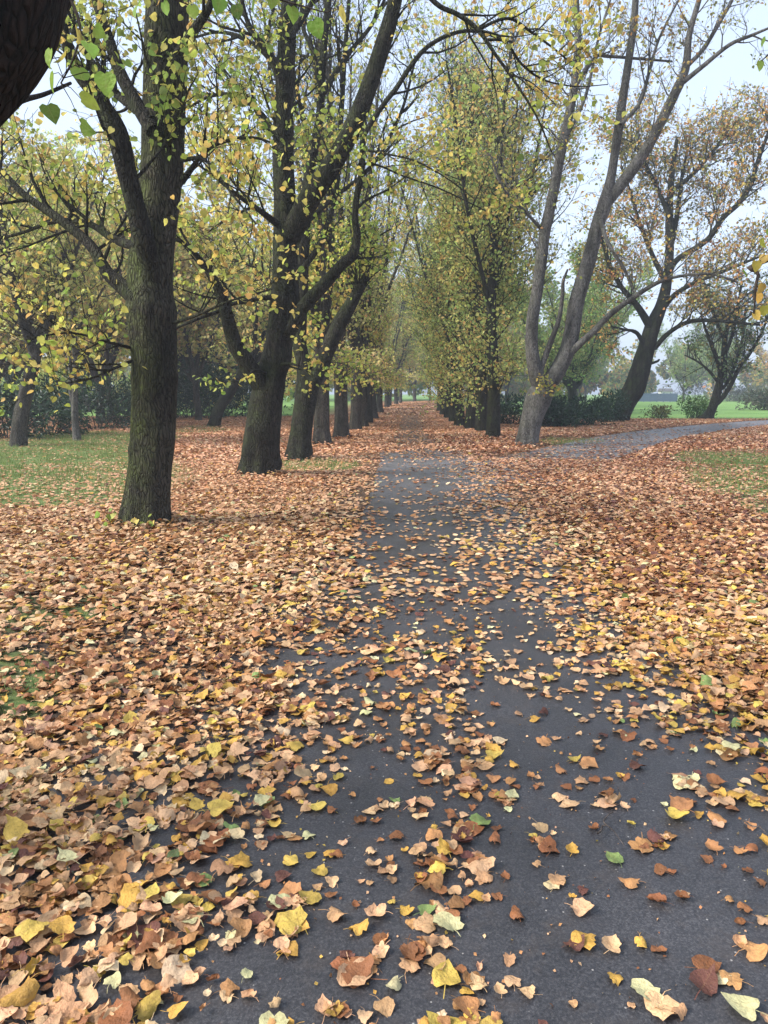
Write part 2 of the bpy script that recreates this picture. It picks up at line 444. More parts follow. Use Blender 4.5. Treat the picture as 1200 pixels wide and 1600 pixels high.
    def build(self, name, label, cat, mats, palette, group=None, leafmat='leaf', shape=LEAF6, jitter=0.18):
        root = thing(name, self.base, label, cat, group)
        for part, (V, q, t, _) in self.wood.items():
            kind = part.split('#')[0]
            me = make_mesh(kind, np.concatenate(V) - self.base, np.concatenate(q), np.concatenate(t))
            obj(kind, me, M[mats.get(kind, mats.get('branchwork', mats['trunk']))], root)
        if self.leaves:
            A = np.array(self.leaves); n = len(A)
            pos, d = A[:, :3] - self.base, A[:, 3:6]
            nr = self.rng.normal(0, .75, (n, 3)) + [0, -.3, .55]
            col = pick(self.rng, palette, n, A[:, 2] - self.base[2], A[:, 0], A[:, 1], jitter)
            if shape is LEAFH: V, q, t, c = scatter(LEAFH, LEAFH_Q, LEAFH_T, pos, basis(d, nr), A[:, 6], col)
            else: V, q, t, c = scatter(shape, LEAF6_Q, None, pos, basis(d, nr), A[:, 6], col)
            at_ = None
            if shape is LEAFH: at_ = {'lx': np.tile(LEAFH[:, 0], n), 'ly': np.tile(LEAFH[:, 1] - .5, n)}
            obj('foliage', make_mesh('foliage', V, q, t, shape is LEAFH, c, at_), M[leafmat], root)
        return root
def pick(rng, palette, n, z, x, y, jitter=0.18):
    cols = np.array([p[:3] for p in palette]); w = np.array([p[3] for p in palette], float)
    zt = np.array([p[4] if len(p) > 4 else 0 for p in palette], float)       # >0: more of it higher up
    W = w[None] * np.exp(zt[None] * (z[:, None] - 5) * 0.2)
    cl = (fbm(x * .9 + z * .5, y * .9 + z * .7, 11, 2) - .5)[:, None] * np.linspace(-5, 5, len(w))[None]
    W = W * np.exp(cl); W /= W.sum(1, keepdims=True)
    i = (rng.random((n, 1)) > np.cumsum(W, 1)).sum(1).clip(0, len(w) - 1)
    return cols[i] * (1 + rng.normal(0, jitter, (n, 1))).clip(.5, 1.6) * (1 + rng.normal(0, .06, (n, 3)))

LIME = [(.27, .38, .08, 1.2), (.42, .50, .10, 2.2), (.58, .57, .13, 2.0), (.72, .60, .16, 1.4), (.66, .44, .13, .5)]
PALE = [(.36, .43, .13, 1.0), (.55, .57, .19, 2), (.68, .62, .24, 2.2), (.74, .61, .26, 1.4), (.66, .45, .19, .7)]
GREENY = [(.26, .36, .11, 1.3), (.40, .48, .14, 2.0), (.55, .56, .17, 1.8), (.66, .59, .19, 1.4), (.66, .44, .15, .6, .6)]
RUST = [(.26, .28, .09, 1.2), (.45, .40, .11, 1.6), (.64, .47, .14, 1.5), (.66, .36, .11, 1.2), (.46, .22, .09, .6)]
DKGREEN = [(.10, .17, .06, 2), (.15, .23, .08, 2), (.24, .30, .11, 1), (.42, .38, .14, .6)]
LAUREL = [(.012, .035, .018, 2), (.02, .055, .025, 2), (.035, .08, .04, 1)]
BRIGHT = [(.05, .12, .025, 2), (.08, .17, .035, 2), (.14, .22, .05, 1)]

def PAR(**k):
    P = dict(seg=[6, 5, 4, 3], wig=[.06, .12, .18, .2], trop=[.05, .05, .03, -.03], sides=[8, 5, 3, 3], rmin=.0025,
             nch=[0, 1.6, 3.2, 4.5], ang=[.5, .8, .8, .8], len=[4, 1.7, .8, .4], r=[.1, .025, .009, .004],
             step=.07, petiole=.04, size=.075, prob=lambda z: .9)
    P.update(k)
    return P
def limb(T, part, pts, Y0, dY, sides=12, sub=5, rough=.12, P=None, lev=1, dens=1.0, t0=.2, lmul=1.0, **kw):
    """A limb measured on the photograph: (px, py, width in px) with its own distance from the camera."""
    n = len(pts); W, R = [], []
    for i, (px, py, w) in enumerate(pts):
        f = i / (n - 1)
        dy = np.interp(f, np.linspace(0, 1, len(dY)), dY) if hasattr(dY, '__len__') else dY * f
        p = at(px, py, Y0 + dy); W.append(p); R.append(w / 2 / F * zcam(p))
    S = smooth_path(np.concatenate([np.array(W), np.array(R)[:, None]], 1), sub)
    T.tube(part, S[:, :3], np.maximum(S[:, 3], .002), sides, rough, **kw)
    if P:
        L = float(np.sum(np.linalg.norm(np.diff(S[:, :3], axis=0), axis=1)))
        T.children(S[:, :3], S[:, 3], lev, P, L, t0, dens, part, lmul)
    return S

# ------------------------------------------------------------------ layout tables measured on the photograph
PATH = np.array([  # y, left edge, right edge of the asphalt
    (-6, -2.8, 1.6), (1, -2.2, 1.62), (2, -1.75, 1.66), (3.2, -1.2, 1.7), (4.3, -.8, 1.68), (7.2, -.35, 1.75), (10, -.2, 1.85),
    (16.8, -.1, 2.0), (24, 0, 1.9), (30, .15, 2.0), (45, .5, 2.7), (60, .95, 3.3), (75, 1.8, 4.4), (90, 3.2, 6.2), (105, 5.6, 9.0), (125, 10.5, 14.5)])
BRANCH = np.array([ground(*p)[:2] for p in ((768, 752), (805, 738), (850, 722), (930, 700), (1000, 683), (1100, 669), (1200, 660), (1330, 652))])
COVY = [640, 700, 720, 760, 800, 850, 900, 1000, 1100, 1200, 1300, 1400, 1500, 1600]
COV = np.array([
    [0.5, 0.6, 0.9, 0.9, 0.95, 0.95, 0.92, 0.9, 0.95, 0.95, 0.9, 0.8, 0.8],
    [0.35, 0.45, 0.6, 0.9, 0.9, 0.95, 0.92, 0.95, 0.93, 0.75, 0.9, 0.9, 0.75],
    [0.35, 0.45, 0.7, 0.9, 0.75, 0.9, 0.05, 0.1, 0.6, 0.8, 0.97, 0.85, 0.55],
    [0.5, 0.55, 0.85, 0.95, 0.95, 0.75, 0.05, 0.08, 0.42, 0.8, 0.95, 0.85, 0.65],
    [0.9, 0.9, 0.95, 0.97, 0.97, 0.75, 0.11, 0.2, 0.42, 0.82, 0.97, 0.95, 0.8],
    [0.95, 0.95, 0.97, 0.97, 0.97, 0.75, 0.14, 0.28, 0.4, 0.75, 0.97, 0.97, 0.95],
    [0.93, 0.93, 0.95, 0.97, 0.97, 0.8, 0.28, 0.3, 0.36, 0.56, 0.97, 0.97, 0.97],
    [0.85, 0.85, 0.78, 0.9, 0.93, 0.55, 0.36, 0.35, 0.17, 0.34, 0.93, 0.97, 0.97],
    [0.9, 0.93, 0.9, 0.9, 0.85, 0.45, 0.38, 0.45, 0.12, 0.14, 0.42, 0.9, 0.97],
    [0.95, 0.85, 0.85, 0.85, 0.75, 0.3, 0.35, 0.5, 0.12, 0.1, 0.17, 0.35, 0.75],
    [0.97, 0.95, 0.9, 0.78, 0.6, 0.22, 0.3, 0.55, 0.28, 0.08, 0.08, 0.17, 0.35],
    [0.97, 0.95, 0.92, 0.8, 0.6, 0.22, 0.4, 0.6, 0.2, 0.1, 0.08, 0.12, 0.3],
    [0.95, 0.9, 0.85, 0.7, 0.5, 0.3, 0.5, 0.35, 0.12, 0.1, 0.12, 0.17, 0.22],
    [0.85, 0.9, 0.9, 0.75, 0.6, 0.4, 0.5, 0.35, 0.45, 0.17, 0.12, 0.17, 0.2]])
def coverage(x, y):
    px, py = project(x, y)
    px = np.clip(px, 0, 1199.9) / 100
    fy = np.interp(np.clip(py, 640, 1600), COVY, np.arange(len(COVY)))
    ix, iy = np.floor(px).astype(int), np.minimum(np.floor(fy).astype(int), len(COVY) - 2)
    a, b = px - ix, fy - iy
    c = (COV[iy, ix] * (1 - a) + COV[iy, ix + 1] * a) * (1 - b) + (COV[iy + 1, ix] * (1 - a) + COV[iy + 1, ix + 1] * a) * b
    return c
GRASS = [(60, 745, 230, 50, .95), (60, 706, 190, 18, .8), (160, 684, 120, 9, .9), (480, 728, 80, 10, .8), (300, 672, 60, 6, .5), (1165, 742, 100, 36, .75),
         (1195, 785, 50, 22, .6), (1105, 716, 60, 12, .6), (870, 690, 70, 6, .5), (30, 965, 60, 40, .45), (30, 1070, 70, 60, .55), (130, 955, 40, 22, .5), (240, 880, 60, 20, .3), (1190, 900, 30, 20, .3)]
def grassy(x, y):
    px, py = project(x, y)
    g = np.zeros(np.shape(x))
    for (a, b, rx, ry, s) in GRASS:
        g = np.maximum(g, s * np.clip(1.5 * (1.35 - ((px - a) / rx) ** 2 - ((py - b) / ry) ** 2), 0, 1))
    g = np.where(y < .5, 0, g)
    return g
def meadow(x, y):
    """Open mown grass beyond the avenue."""
    right = np.clip((y - 40 - 0.0 * x) / 2.0, 0, 1) * np.clip((x - 6.0 - .02 * y) / 2.5, 0, 1)
    left = np.clip((y - 44) / 3, 0, 1) * np.clip((-x - 3.2) / 2, 0, 1)
    far = np.clip((y - 118) / 4, 0, 1)
    return np.maximum(np.maximum(right, left), far)

# ------------------------------------------------------------------ ground, path
def build_ground():
    r = np.concatenate([[0.0], np.geomspace(.4, 400, 160)])
    a = np.radians(np.concatenate([np.linspace(-40, 40, 220), np.linspace(44, 316, 60)]))
    na = len(a)
    X = (r[1:, None] * np.sin(a)[None]).ravel(); Y = (r[1:, None] * np.cos(a)[None]).ravel()
    X = np.concatenate([[0], X]); Y = np.concatenate([[0], Y])
    V = np.stack([X, Y, np.zeros_like(X)], 1)
    i = np.arange(len(r) - 2)[:, None] * na + 1; j = np.arange(na)[None]; k = (j + 1) % na
    q = np.stack([i + j, i + na + j, i + na + k, i + k], 2).reshape(-1, 4)
    t = np.stack([np.zeros(na, int), 1 + np.arange(na), 1 + (np.arange(na) + 1) % na], 1)
    me = make_mesh('ground', V, q[:, ::-1], t[:, ::-1], True, None, {'grass': grassy(X, Y), 'meadow': meadow(X, Y)})
    m, nt, out = nodes('ground')
    g = N(nt, 'ShaderNodeNewGeometry')
    pos = g.outputs['Position']
    v1 = N(nt, 'ShaderNodeTexVoronoi', {'Vector': pos, 'Scale': 17.0, 'Randomness': 1.0})
    sep = N(nt, 'ShaderNodeSeparateColor', {'Color': v1.outputs['Color']})
    lit = ramp(nt, sep.outputs[0], [(0, (.10, .05, .028)), (.25, (.26, .135, .07)), (.5, (.38, .205, .11)), (.7, (.43, .25, .145)), (.85, (.40, .22, .07)), (1, (.50, .34, .22))])
    dk = N(nt, 'ShaderNodeMapRange', {'Value': v1.outputs['Distance'], 'From Min': .25, 'From Max': .6, 'To Min': 1.0, 'To Max': .45})
    lit = mixc(nt, 1.0, lit, dk.outputs['Result'], 'MULTIPLY')
    n1 = N(nt, 'ShaderNodeTexNoise', {'Vector': pos, 'Scale': .5, 'Detail': 4})
    f1 = N(nt, 'ShaderNodeMapRange', {'Value': n1.outputs['Fac'], 'From Min': .3, 'From Max': .7, 'To Min': .8, 'To Max': 1.15})
    lit = mixc(nt, 1.0, lit, f1.outputs['Result'], 'MULTIPLY')
    # near the camera real leaves lie on dark soil; the printed litter only takes over with the ground farther along
    ln = N(nt, 'ShaderNodeVectorMath', {0: pos, 1: (0, 0, 0)}, operation='DISTANCE')
    nf = N(nt, 'ShaderNodeMapRange', {'Value': ln.outputs['Value'], 'From Min': 7.0, 'From Max': 22.0, 'To Min': 0.0, 'To Max': 1.0})
    n2 = N(nt, 'ShaderNodeTexNoise', {'Vector': pos, 'Scale': 40, 'Detail': 6, 'Roughness': .7})
    soil = ramp(nt, n2.outputs['Fac'], [(.3, (.018, .013, .010)), (.7, (.075, .052, .038))])
    base = mixc(nt, nf.outputs['Result'], soil, lit)
    n3 = N(nt, 'ShaderNodeTexNoise', {'Vector': pos, 'Scale': 22, 'Detail': 5, 'Roughness': .7})
    gr = ramp(nt, n3.outputs['Fac'], [(.3, (.07, .115, .03)), (.7, (.17, .225, .07))])
    ga = N(nt, 'ShaderNodeAttribute', attribute_name='grass')
    n4 = N(nt, 'ShaderNodeTexNoise', {'Vector': pos, 'Scale': 3.0, 'Detail': 6, 'Roughness': .75})
    gs = N(nt, 'ShaderNodeMath', {0: ga.outputs['Fac'], 1: n4.outputs['Fac']}, operation='ADD')
    gf = N(nt, 'ShaderNodeMapRange', {'Value': gs.outputs[0], 'From Min': .8, 'From Max': 1.15, 'To Min': 0, 'To Max': .9})
    base = mixc(nt, gf.outputs['Result'], base, gr)
    n5 = N(nt, 'ShaderNodeTexNoise', {'Vector': pos, 'Scale': .16, 'Detail': 6, 'Roughness': .65})
    md = ramp(nt, n5.outputs['Fac'], [(.3, (.12, .23, .055)), (.7, (.20, .33, .09))])
    ma = N(nt, 'ShaderNodeAttribute', attribute_name='meadow')
    base = mixc(nt, ma.outputs['Fac'], base, md)
    bp = N(nt, 'ShaderNodeBump', {'Height': n2.outputs['Fac'], 'Strength': .6, 'Distance': .03})
    p = N(nt, 'ShaderNodeBsdfPrincipled', {'Base Color': base, 'Roughness': .9, 'Specular IOR Level': .2, 'Normal': bp.outputs['Normal']})
    nt.links.new(p.outputs[0], out.inputs['Surface'])
    tag(obj('ground', me, m), kind='structure')
build_ground()

def asphalt_material(name='asphalt', gain=1.0):
    m, nt, out = nodes(name)
    g = N(nt, 'ShaderNodeNewGeometry'); pos = g.outputs['Position']
    a = N(nt, 'ShaderNodeTexNoise', {'Vector': pos, 'Scale': 150, 'Detail': 4, 'Roughness': .75})
    b = N(nt, 'ShaderNodeTexNoise', {'Vector': pos, 'Scale': 1.7, 'Detail': 6, 'Roughness': .65})
    v = N(nt, 'ShaderNodeTexVoronoi', {'Vector': pos, 'Scale': 42})
    base = ramp(nt, a.outputs['Fac'], [(.32, (.015, .015, .017)), (.5, (.034, .033, .037)), (.68, (.09, .086, .088))])
    f = N(nt, 'ShaderNodeMapRange', {'Value': b.outputs['Fac'], 'From Min': .3, 'From Max': .7, 'To Min': .6, 'To Max': 1.25})
    base = mixc(nt, 1.0, base, f.outputs['Result'], 'MULTIPLY')
    wn = N(nt, 'ShaderNodeTexNoise', {'Vector': pos, 'Scale': 7, 'Detail': 7, 'Roughness': .7})
    wf = N(nt, 'ShaderNodeMapRange', {'Value': wn.outputs['Fac'], 'From Min': .52, 'From Max': .7, 'To Min': 0, 'To Max': .45})
    base = mixc(nt, wf.outputs['Result'], base, (.06, .045, .035))
    gp = N(nt, 'ShaderNodeMapRange', {'Value': v.outputs['Distance'], 'From Min': .08, 'From Max': .16, 'To Min': 1, 'To Max': 0})
    sc = N(nt, 'ShaderNodeSeparateColor', {'Color': v.outputs['Color']})
    pk = N(nt, 'ShaderNodeMath', {0: sc.outputs[0], 1: .88}, operation='GREATER_THAN')
    gf = N(nt, 'ShaderNodeMath', {0: gp.outputs['Result'], 1: pk.outputs[0]}, operation='MULTIPLY')
    base = mixc(nt, gf.outputs[0], base, (.3, .28, .26))
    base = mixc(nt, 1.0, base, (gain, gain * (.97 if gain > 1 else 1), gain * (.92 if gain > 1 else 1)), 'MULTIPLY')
    if gain == 1.0:                                              # sky sheen and haze painted into the base colour round the junction
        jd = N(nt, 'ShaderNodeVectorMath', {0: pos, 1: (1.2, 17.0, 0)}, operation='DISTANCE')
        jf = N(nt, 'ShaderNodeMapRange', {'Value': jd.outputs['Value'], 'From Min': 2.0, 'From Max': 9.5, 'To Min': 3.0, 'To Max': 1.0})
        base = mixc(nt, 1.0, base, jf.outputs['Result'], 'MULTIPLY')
    rg = N(nt, 'ShaderNodeMapRange', {'Value': b.outputs['Fac'], 'From Min': .3, 'From Max': .7, 'To Min': .38, 'To Max': .55})
    bp = N(nt, 'ShaderNodeBump', {'Height': a.outputs['Fac'], 'Strength': .45, 'Distance': .004})
    p = N(nt, 'ShaderNodeBsdfPrincipled', {'Base Color': base, 'Roughness': rg.outputs['Result'], 'Specular IOR Level': .5, 'Normal': bp.outputs['Normal']})
    nt.links.new(p.outputs[0], out.inputs['Surface'])
    return m
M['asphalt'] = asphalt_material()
M['dust_sheen_asphalt'] = asphalt_material('dust_sheen_asphalt', 3.6)  # side path: pale dust plus sky reflection, both put into the colour
def strip(name, Lp, Rp, z, mat='asphalt'):
    n = len(Lp)
    V = np.concatenate([np.c_[Lp, np.full(n, z)], np.c_[Rp, np.full(n, z)]])
    i = np.arange(n - 1)
    return tag(obj(name, make_mesh(name, V, np.stack([i, n + i, n + i + 1, i + 1], 1)), M[mat]), kind='structure')
yy = np.concatenate([np.linspace(-6, 30, 180), np.linspace(30.5, 125, 120)])
wob = lambda s: .10 * (fbm(yy * 1.3, yy * 0 + s, s, 3) - .5)
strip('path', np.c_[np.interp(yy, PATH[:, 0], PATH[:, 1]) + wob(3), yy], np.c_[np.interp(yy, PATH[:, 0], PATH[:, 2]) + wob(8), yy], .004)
bc = smooth_path(BRANCH, 10)
bt = np.gradient(bc, axis=0); bt /= np.linalg.norm(bt, axis=1, keepdims=True); bn = np.c_[-bt[:, 1], bt[:, 0]]
strip('side_path', bc + bn * 1.2, bc - bn * 1.2, .008, 'dust_sheen_asphalt')

# ------------------------------------------------------------------ left avenue, near trees measured one by one
HERO = PAR(nch=[0, 1.9, 3.4, 5.0], len=[4, 1.5, .75, .38], size=.078, step=.055)
def lowleaf(full, fade, z0, z1):
    return lambda z: float(np.interp(z, [z0, z1], [full, fade]))

g = ground(228, 824); Y = g[1]
T = Tree((g[0], g[1], 0), 1)
limb(T, 'trunk', [(227, 832, 72), (230, 790, 67), (234, 740, 65), (239, 680, 66), (242, 600, 68), (240, 545, 70), (237, 500, 74), (235, 450, 71), (237, 395, 69), (250, 300, 64), (256, 200, 66), (259, 100, 66), (262, 0, 64), (266, -120, 56), (270, -260, 44)], Y, .3, 40, 9, .10, PAR(nch=[0, 3.4, 5.2, 7], len=[4, 1.15, .6, .34], size=.072, step=.045, prob=lambda z: .75), dens=.45, t0=.6,
     flare=(.42, .28), bumps=[(.2, 5.0, .15, .1)] + [(2.45, a_, .09, .10) for a_ in (0, 1.3, 2.5, 4.2)] + [(1.72, a_, .08, .07) for a_ in (.4, 3.0, 5.0)] + [(.9, .2, .10, .07), (.62, 5.4, .09, .06), (1.1, 2.6, .06, .05), (3.3, 1.0, .08, .1), (3.9, 4.0, .07, .1)])
HL = PAR(nch=[0, 3.4, 5.2, 7], len=[4, 1.15, .6, .34], size=.061, step=.044, prob=lambda z: .72)
limb(T, 'limb#1', [(240, 440, 26), (232, 405, 30), (223, 370, 33), (212, 325, 30), (197, 265, 31), (182, 205, 33), (150, 150, 25), (118, 105, 21), (100, 50, 17), (84, -20, 14), (60, -110, 10)], Y, -.7, 14, 5, .10, HL, dens=.8)
limb(T, 'limb#2', [(215, 470, 26), (192, 448, 24), (166, 424, 20), (140, 382, 17), (92, 342, 14), (40, 306, 11), (-5, 262, 9), (-60, 230, 7)], Y, .9, 12, 5, .12, HL, dens=1.1)
limb(T, 'limb#3', [(240, 205, 26), (212, 160, 22), (186, 110, 19), (168, 55, 16), (150, 0, 13), (130, -80, 9)], Y, .5, 10, 5, .1, HL, dens=.8)
limb(T, 'limb#4', [(238, 190, 18), (205, 165, 14), (170, 135, 12), (140, 90, 9), (100, 30, 7)], Y, 1.2, 8, 5, .1, HL)
limb(T, 'limb#5', [(280, 85, 18), (305, 45, 15), (325, 15, 12), (340, -30, 9), (350, -90, 6)], Y, -.3, 8, 5, .1, HL)
limb(T, 'limb#6', [(215, 385, 16), (180, 375, 13), (140, 350, 10), (90, 345, 7), (30, 365, 5), (-30, 380, 4)], Y, 1.6, 8, 5, .1, HL, dens=1.3)
limb(T, 'limb#7', [(215, 560, 6), (180, 575, 4.5), (140, 592, 3.5), (95, 600, 2.5)], Y, -.5, 5, 4, 0, HL, dens=2.4, lmul=.6)
limb(T, 'limb#8', [(210, 545, 6), (170, 535, 4.5), (110, 520, 3.5), (40, 530, 2.5)], Y, -.6, 5, 4, 0, HL, dens=2.4, lmul=.6)
limb(T, 'limb#9', [(270, 505, 6), (310, 492, 4.5), (360, 470, 3.5), (425, 452, 2.5)], Y, -.8, 5, 4, 0, HL, dens=1.2, lmul=.55)
limb(T, 'limb#10', [(285, 280, 9), (330, 230, 6), (390, 215, 4.5), (430, 225, 3)], Y, -.5, 6, 5, 0, HL, dens=1.5, lmul=.8)
limb(T, 'limb#11', [(285, 250, 8), (320, 250, 5), (360, 300, 4), (400, 350, 3)], Y, -1.2, 6, 5, 0, HL, dens=1.4, lmul=.7)
limb(T, 'limb#12', [(268, -150, 26), (400, -330, 20), (560, -200, 13), (640, -50, 9), (680, 4, 7.5), (716, 23, 7), (747, 47, 6.5), (776, 88, 5), (806, 130, 4), (840, 185, 3.2), (862, 238, 2)], Y, .2, 8, 5, .08, PAR(nch=[0, 1.4, 3.2, 5], len=[2, .8, .5, .3], prob=lambda z: .8 if z < 5.6 else .1), t0=.45)
limb(T, 'limb#13', [(747, 47, 6), (775, 33, 5), (800, 30, 4.5), (830, 50, 4), (868, 78, 3), (905, 110, 2)], Y + .2, .5, 6, 5, .05, HL, dens=1.2, lmul=.6)
limb(T, 'limb#14', [(760, 62, 5), (790, 66, 4), (815, 100, 4), (850, 125, 3), (900, 135, 2), (950, 132, 1.5)], Y + .2, .8, 6, 5, .05, HL, dens=1.4, lmul=.6)
# sprouts at the foot
for k in range(8):
    a = T.rnd.uniform(3.3, 6.1)
    p = T.base + np.array([math.cos(a) * .33 - .02, math.sin(a) * .33, 0])
    T.grow(p, (math.cos(a) * .5, math.sin(a) * .5, 1), T.rnd.uniform(.15, .38), .004, 3, PAR(step=.05, size=.07, prob=lambda z: .8), 'basal_shoot#%d' % k)
T.build('linden_tree', 'stout mossy green trunk standing alone nearest the camera on the left', 'tree', dict(trunk='bark_mossy', limb='bark_dark', branchwork='twig', basal_shoot='twig'), LIME, 'avenue trees left of the path', leafmat='veined_leaf', shape=LEAFH)

g = ground(402, 744); Y = g[1]
T = Tree((g[0], g[1], 0), 2)
limb(T, 'trunk', [(403, 750, 54), (406, 715, 51), (409, 680, 53), (414, 640, 52), (420, 605, 48), (428, 565, 42), (436, 530, 42), (444, 490, 44), (447, 440, 42), (446, 380, 40), (446, 330, 38), (443, 260, 33), (443, 190, 30), (446, 120, 30), (450, 50, 27), (454, -20, 24), (460, -150, 18)], Y, .2, 32, 7, .16, flare=(.5, .3), bumps=[(.35, 4.0, .2, .12), (.5, 1.0, .15, .12), (.9, 1.8, .15, .2), (2.2, 3.3, .22, .2)])
H2 = PAR(nch=[0, 3.2, 5, 6.5], len=[4, 1.5, .75, .4], size=.07, step=.05, prob=lambda z: float(np.interp(z, [2, 3.4, 5, 8], [.35, .6, .85, .4])))
limb(T, 'limb#1', [(418, 612, 34), (398, 588, 30), (382, 562, 26), (367, 538, 24), (356, 500, 21), (346, 462, 17), (328, 428, 13), (308, 400, 9), (288, 380, 7), (262, 370, 5)], Y, -.9, 14, 5, .12, H2, dens=.7, t0=.55)
limb(T, 'limb#2', [(452, 372, 34), (470, 335, 33), (490, 300, 34), (520, 255, 31), (548, 205, 29), (575, 140, 27), (598, 70, 25), (616, 8, 22), (630, -60, 18), (650, -160, 12)], Y, -.6, 16, 5, .10, H2, dens=.45)
limb(T, 'limb#3', [(444, 528, 24), (456, 508, 23), (475, 478, 21), (507, 444, 20), (533, 415, 18), (551, 398, 17), (558, 368, 13), (555, 345, 11), (557, 310, 10), (565, 270, 9.5), (567, 220, 9), (570, 180, 7), (580, 130, 5)], Y, -.4, 12, 5, .12, H2, dens=.5)
limb(T, 'limb#4', [(444, 120, 16), (432, 100, 12), (412, 72, 10), (389, 39, 8), (378, 0, 7), (370, -60, 5)], Y, -.3, 8, 5, .1, H2)
limb(T, 'limb#5', [(436, 465, 9), (410, 466, 7), (385, 471, 7), (363, 475, 6), (340, 487, 6), (309, 498, 5), (270, 515, 3)], Y, -.6, 6, 5, .1, H2, dens=.7)
limb(T, 'limb#6', [(436, 352, 12), (420, 340, 11), (406, 329, 9), (375, 308, 7), (340, 280, 5), (300, 250, 3)], Y, -1.2, 8, 5, .1, H2, dens=1.5)
limb(T, 'limb#7', [(566, 215, 9), (585, 184, 8), (604, 157, 8), (620, 137, 8), (640, 106, 8), (667, 74, 7), (706, 53, 6), (745, 49, 5.5), (800, 66, 4)], Y - .45, -.3, 8, 5, .1, H2, dens=.35)
limb(T, 'limb#8', [(565, 233, 5), (600, 240, 3.4), (650, 252, 2.8), (700, 280, 2.4), (740, 310, 1.8)], Y - .4, -.5, 5, 5, 0, H2, dens=.9, lmul=.6)
limb(T, 'limb#9', [(562, 256, 5), (590, 258, 3.4), (630, 275, 2.8), (690, 296, 2.4), (760, 330, 1.6)], Y - .4, .5, 5, 5, 0, H2, dens=.9, lmul=.6)
limb(T, 'limb#10', [(432, 572, 7), (452, 568, 5), (472, 576, 3.5), (492, 596, 2.5)], Y, -.9, 6, 5, 0, dict(H2, prob=lambda z: .8), dens=1.0, lmul=.5)
limb(T, 'limb#11', [(424, 590, 6), (408, 580, 4.5), (395, 580, 3.5), (384, 592, 2.5)], Y, -.9, 6, 5, 0, dict(H2, prob=lambda z: .8), dens=.9, lmul=.4)
S = limb(T, 'limb#12', [(446, 330, 20), (443, 260, 20), (443, 190, 18), (446, 120, 18), (450, 50, 16), (454, -20, 14)], Y, .2, 8, 5, 0, H2, dens=1.2, t0=.05)
limb(T, 'limb#13', [(446, 150, 14), (420, 90, 9), (380, 60, 7), (340, 50, 5), (300, 60, 3)], Y, .8, 8, 5, .1, H2, dens=1.4)
limb(T, 'limb#14', [(446, 240, 14), (410, 180, 9), (370, 150, 7), (330, 150, 5), (290, 170, 3)], Y, .9, 8, 5, .1, H2, dens=1.5)
limb(T, 'limb#15', [(452, 60, 12), (490, 0, 8), (520, -60, 6), (560, -100, 4)], Y, .6, 8, 5, .1, H2, dens=1.2)
T.build('linden_tree', 'forked dark tree with burls, second along the row left of the path', 'tree', dict(trunk='bark_dark', limb='bark_dark', branchwork='twig'), LIME, 'avenue trees left of the path', leafmat='veined_leaf', shape=LEAFH)

g = ground(467, 718); Y = g[1]
T = Tree((g[0], g[1], 0), 3)
limb(T, 'trunk', [(466, 723, 38), (469, 690, 34), (473, 655, 34), (478, 620, 36), (480, 595, 36), (474, 565, 24), (468, 535, 22), (469, 490, 22), (472, 420, 21), (476, 350, 19), (482, 280, 17), (492, 225, 15), (500, 180, 13), (502, 130, 12), (506, 70, 11), (513, 0, 10), (520, -120, 7)], Y, .2, 24, 6, .12, flare=(.45, .3), bumps=[(.3, 3.5, .15, .12), (1.5, 4.5, .12, .15)])
H3 = PAR(nch=[0, 3.2, 4.6, 6], len=[4, 1.6, .8, .42], size=.078, step=.055, prob=lambda z: float(np.interp(z, [2, 3.4, 5, 8.5], [.35, .6, .8, .14])))
limb(T, 'limb#1', [(486, 600, 28), (500, 578, 24), (513, 544, 24), (530, 507, 23), (547, 478, 20), (557, 460, 17), (568, 440, 13), (576, 410, 9), (590, 370, 6)], Y, -.3, 14, 5, .12, H3, dens=2.2, t0=.55, lmul=.6)
limb(T, 'limb#2', [(500, 185, 9), (495, 120, 8), (488, 78, 8), (474, 45, 6), (470, 0, 5)], Y, .2, 6, 5, .1, H3)
limb(T, 'limb#3', [(472, 420, 12), (500, 380, 9), (525, 300, 8), (532, 200, 8), (538, 100, 7), (545, 0, 6), (552, -80, 4)], Y, .8, 8, 5, .1, H3, dens=1.0)
limb(T, 'limb#4', [(468, 500, 9), (440, 460, 6), (400, 420, 4.5), (350, 400, 3)], Y, 1, 6, 5, .1, H3, dens=1.8)
limb(T, 'limb#5', [(490, 240, 10), (470, 170, 8), (455, 90, 7), (450, 0, 5)], Y, .6, 8, 5, .1, H3, dens=1.6)
limb(T, 'limb#6', [(502, 150, 10), (540, 90, 8), (580, 40, 6), (610, -20, 4)], Y, .5, 8, 5, .1, H3, dens=1.8)
limb(T, 'limb#7', [(476, 350, 9), (520, 310, 7), (580, 260, 6), (625, 180, 5), (650, 90, 3)], Y, .9, 8, 5, .1, H3, dens=1.6)
T.build('linden_tree', 'dark trunk with thick limb leaning right, third in the left row', 'tree', dict(trunk='bark_dark', limb='bark_dark', branchwork='twig'), LIME, 'avenue trees left of the path')

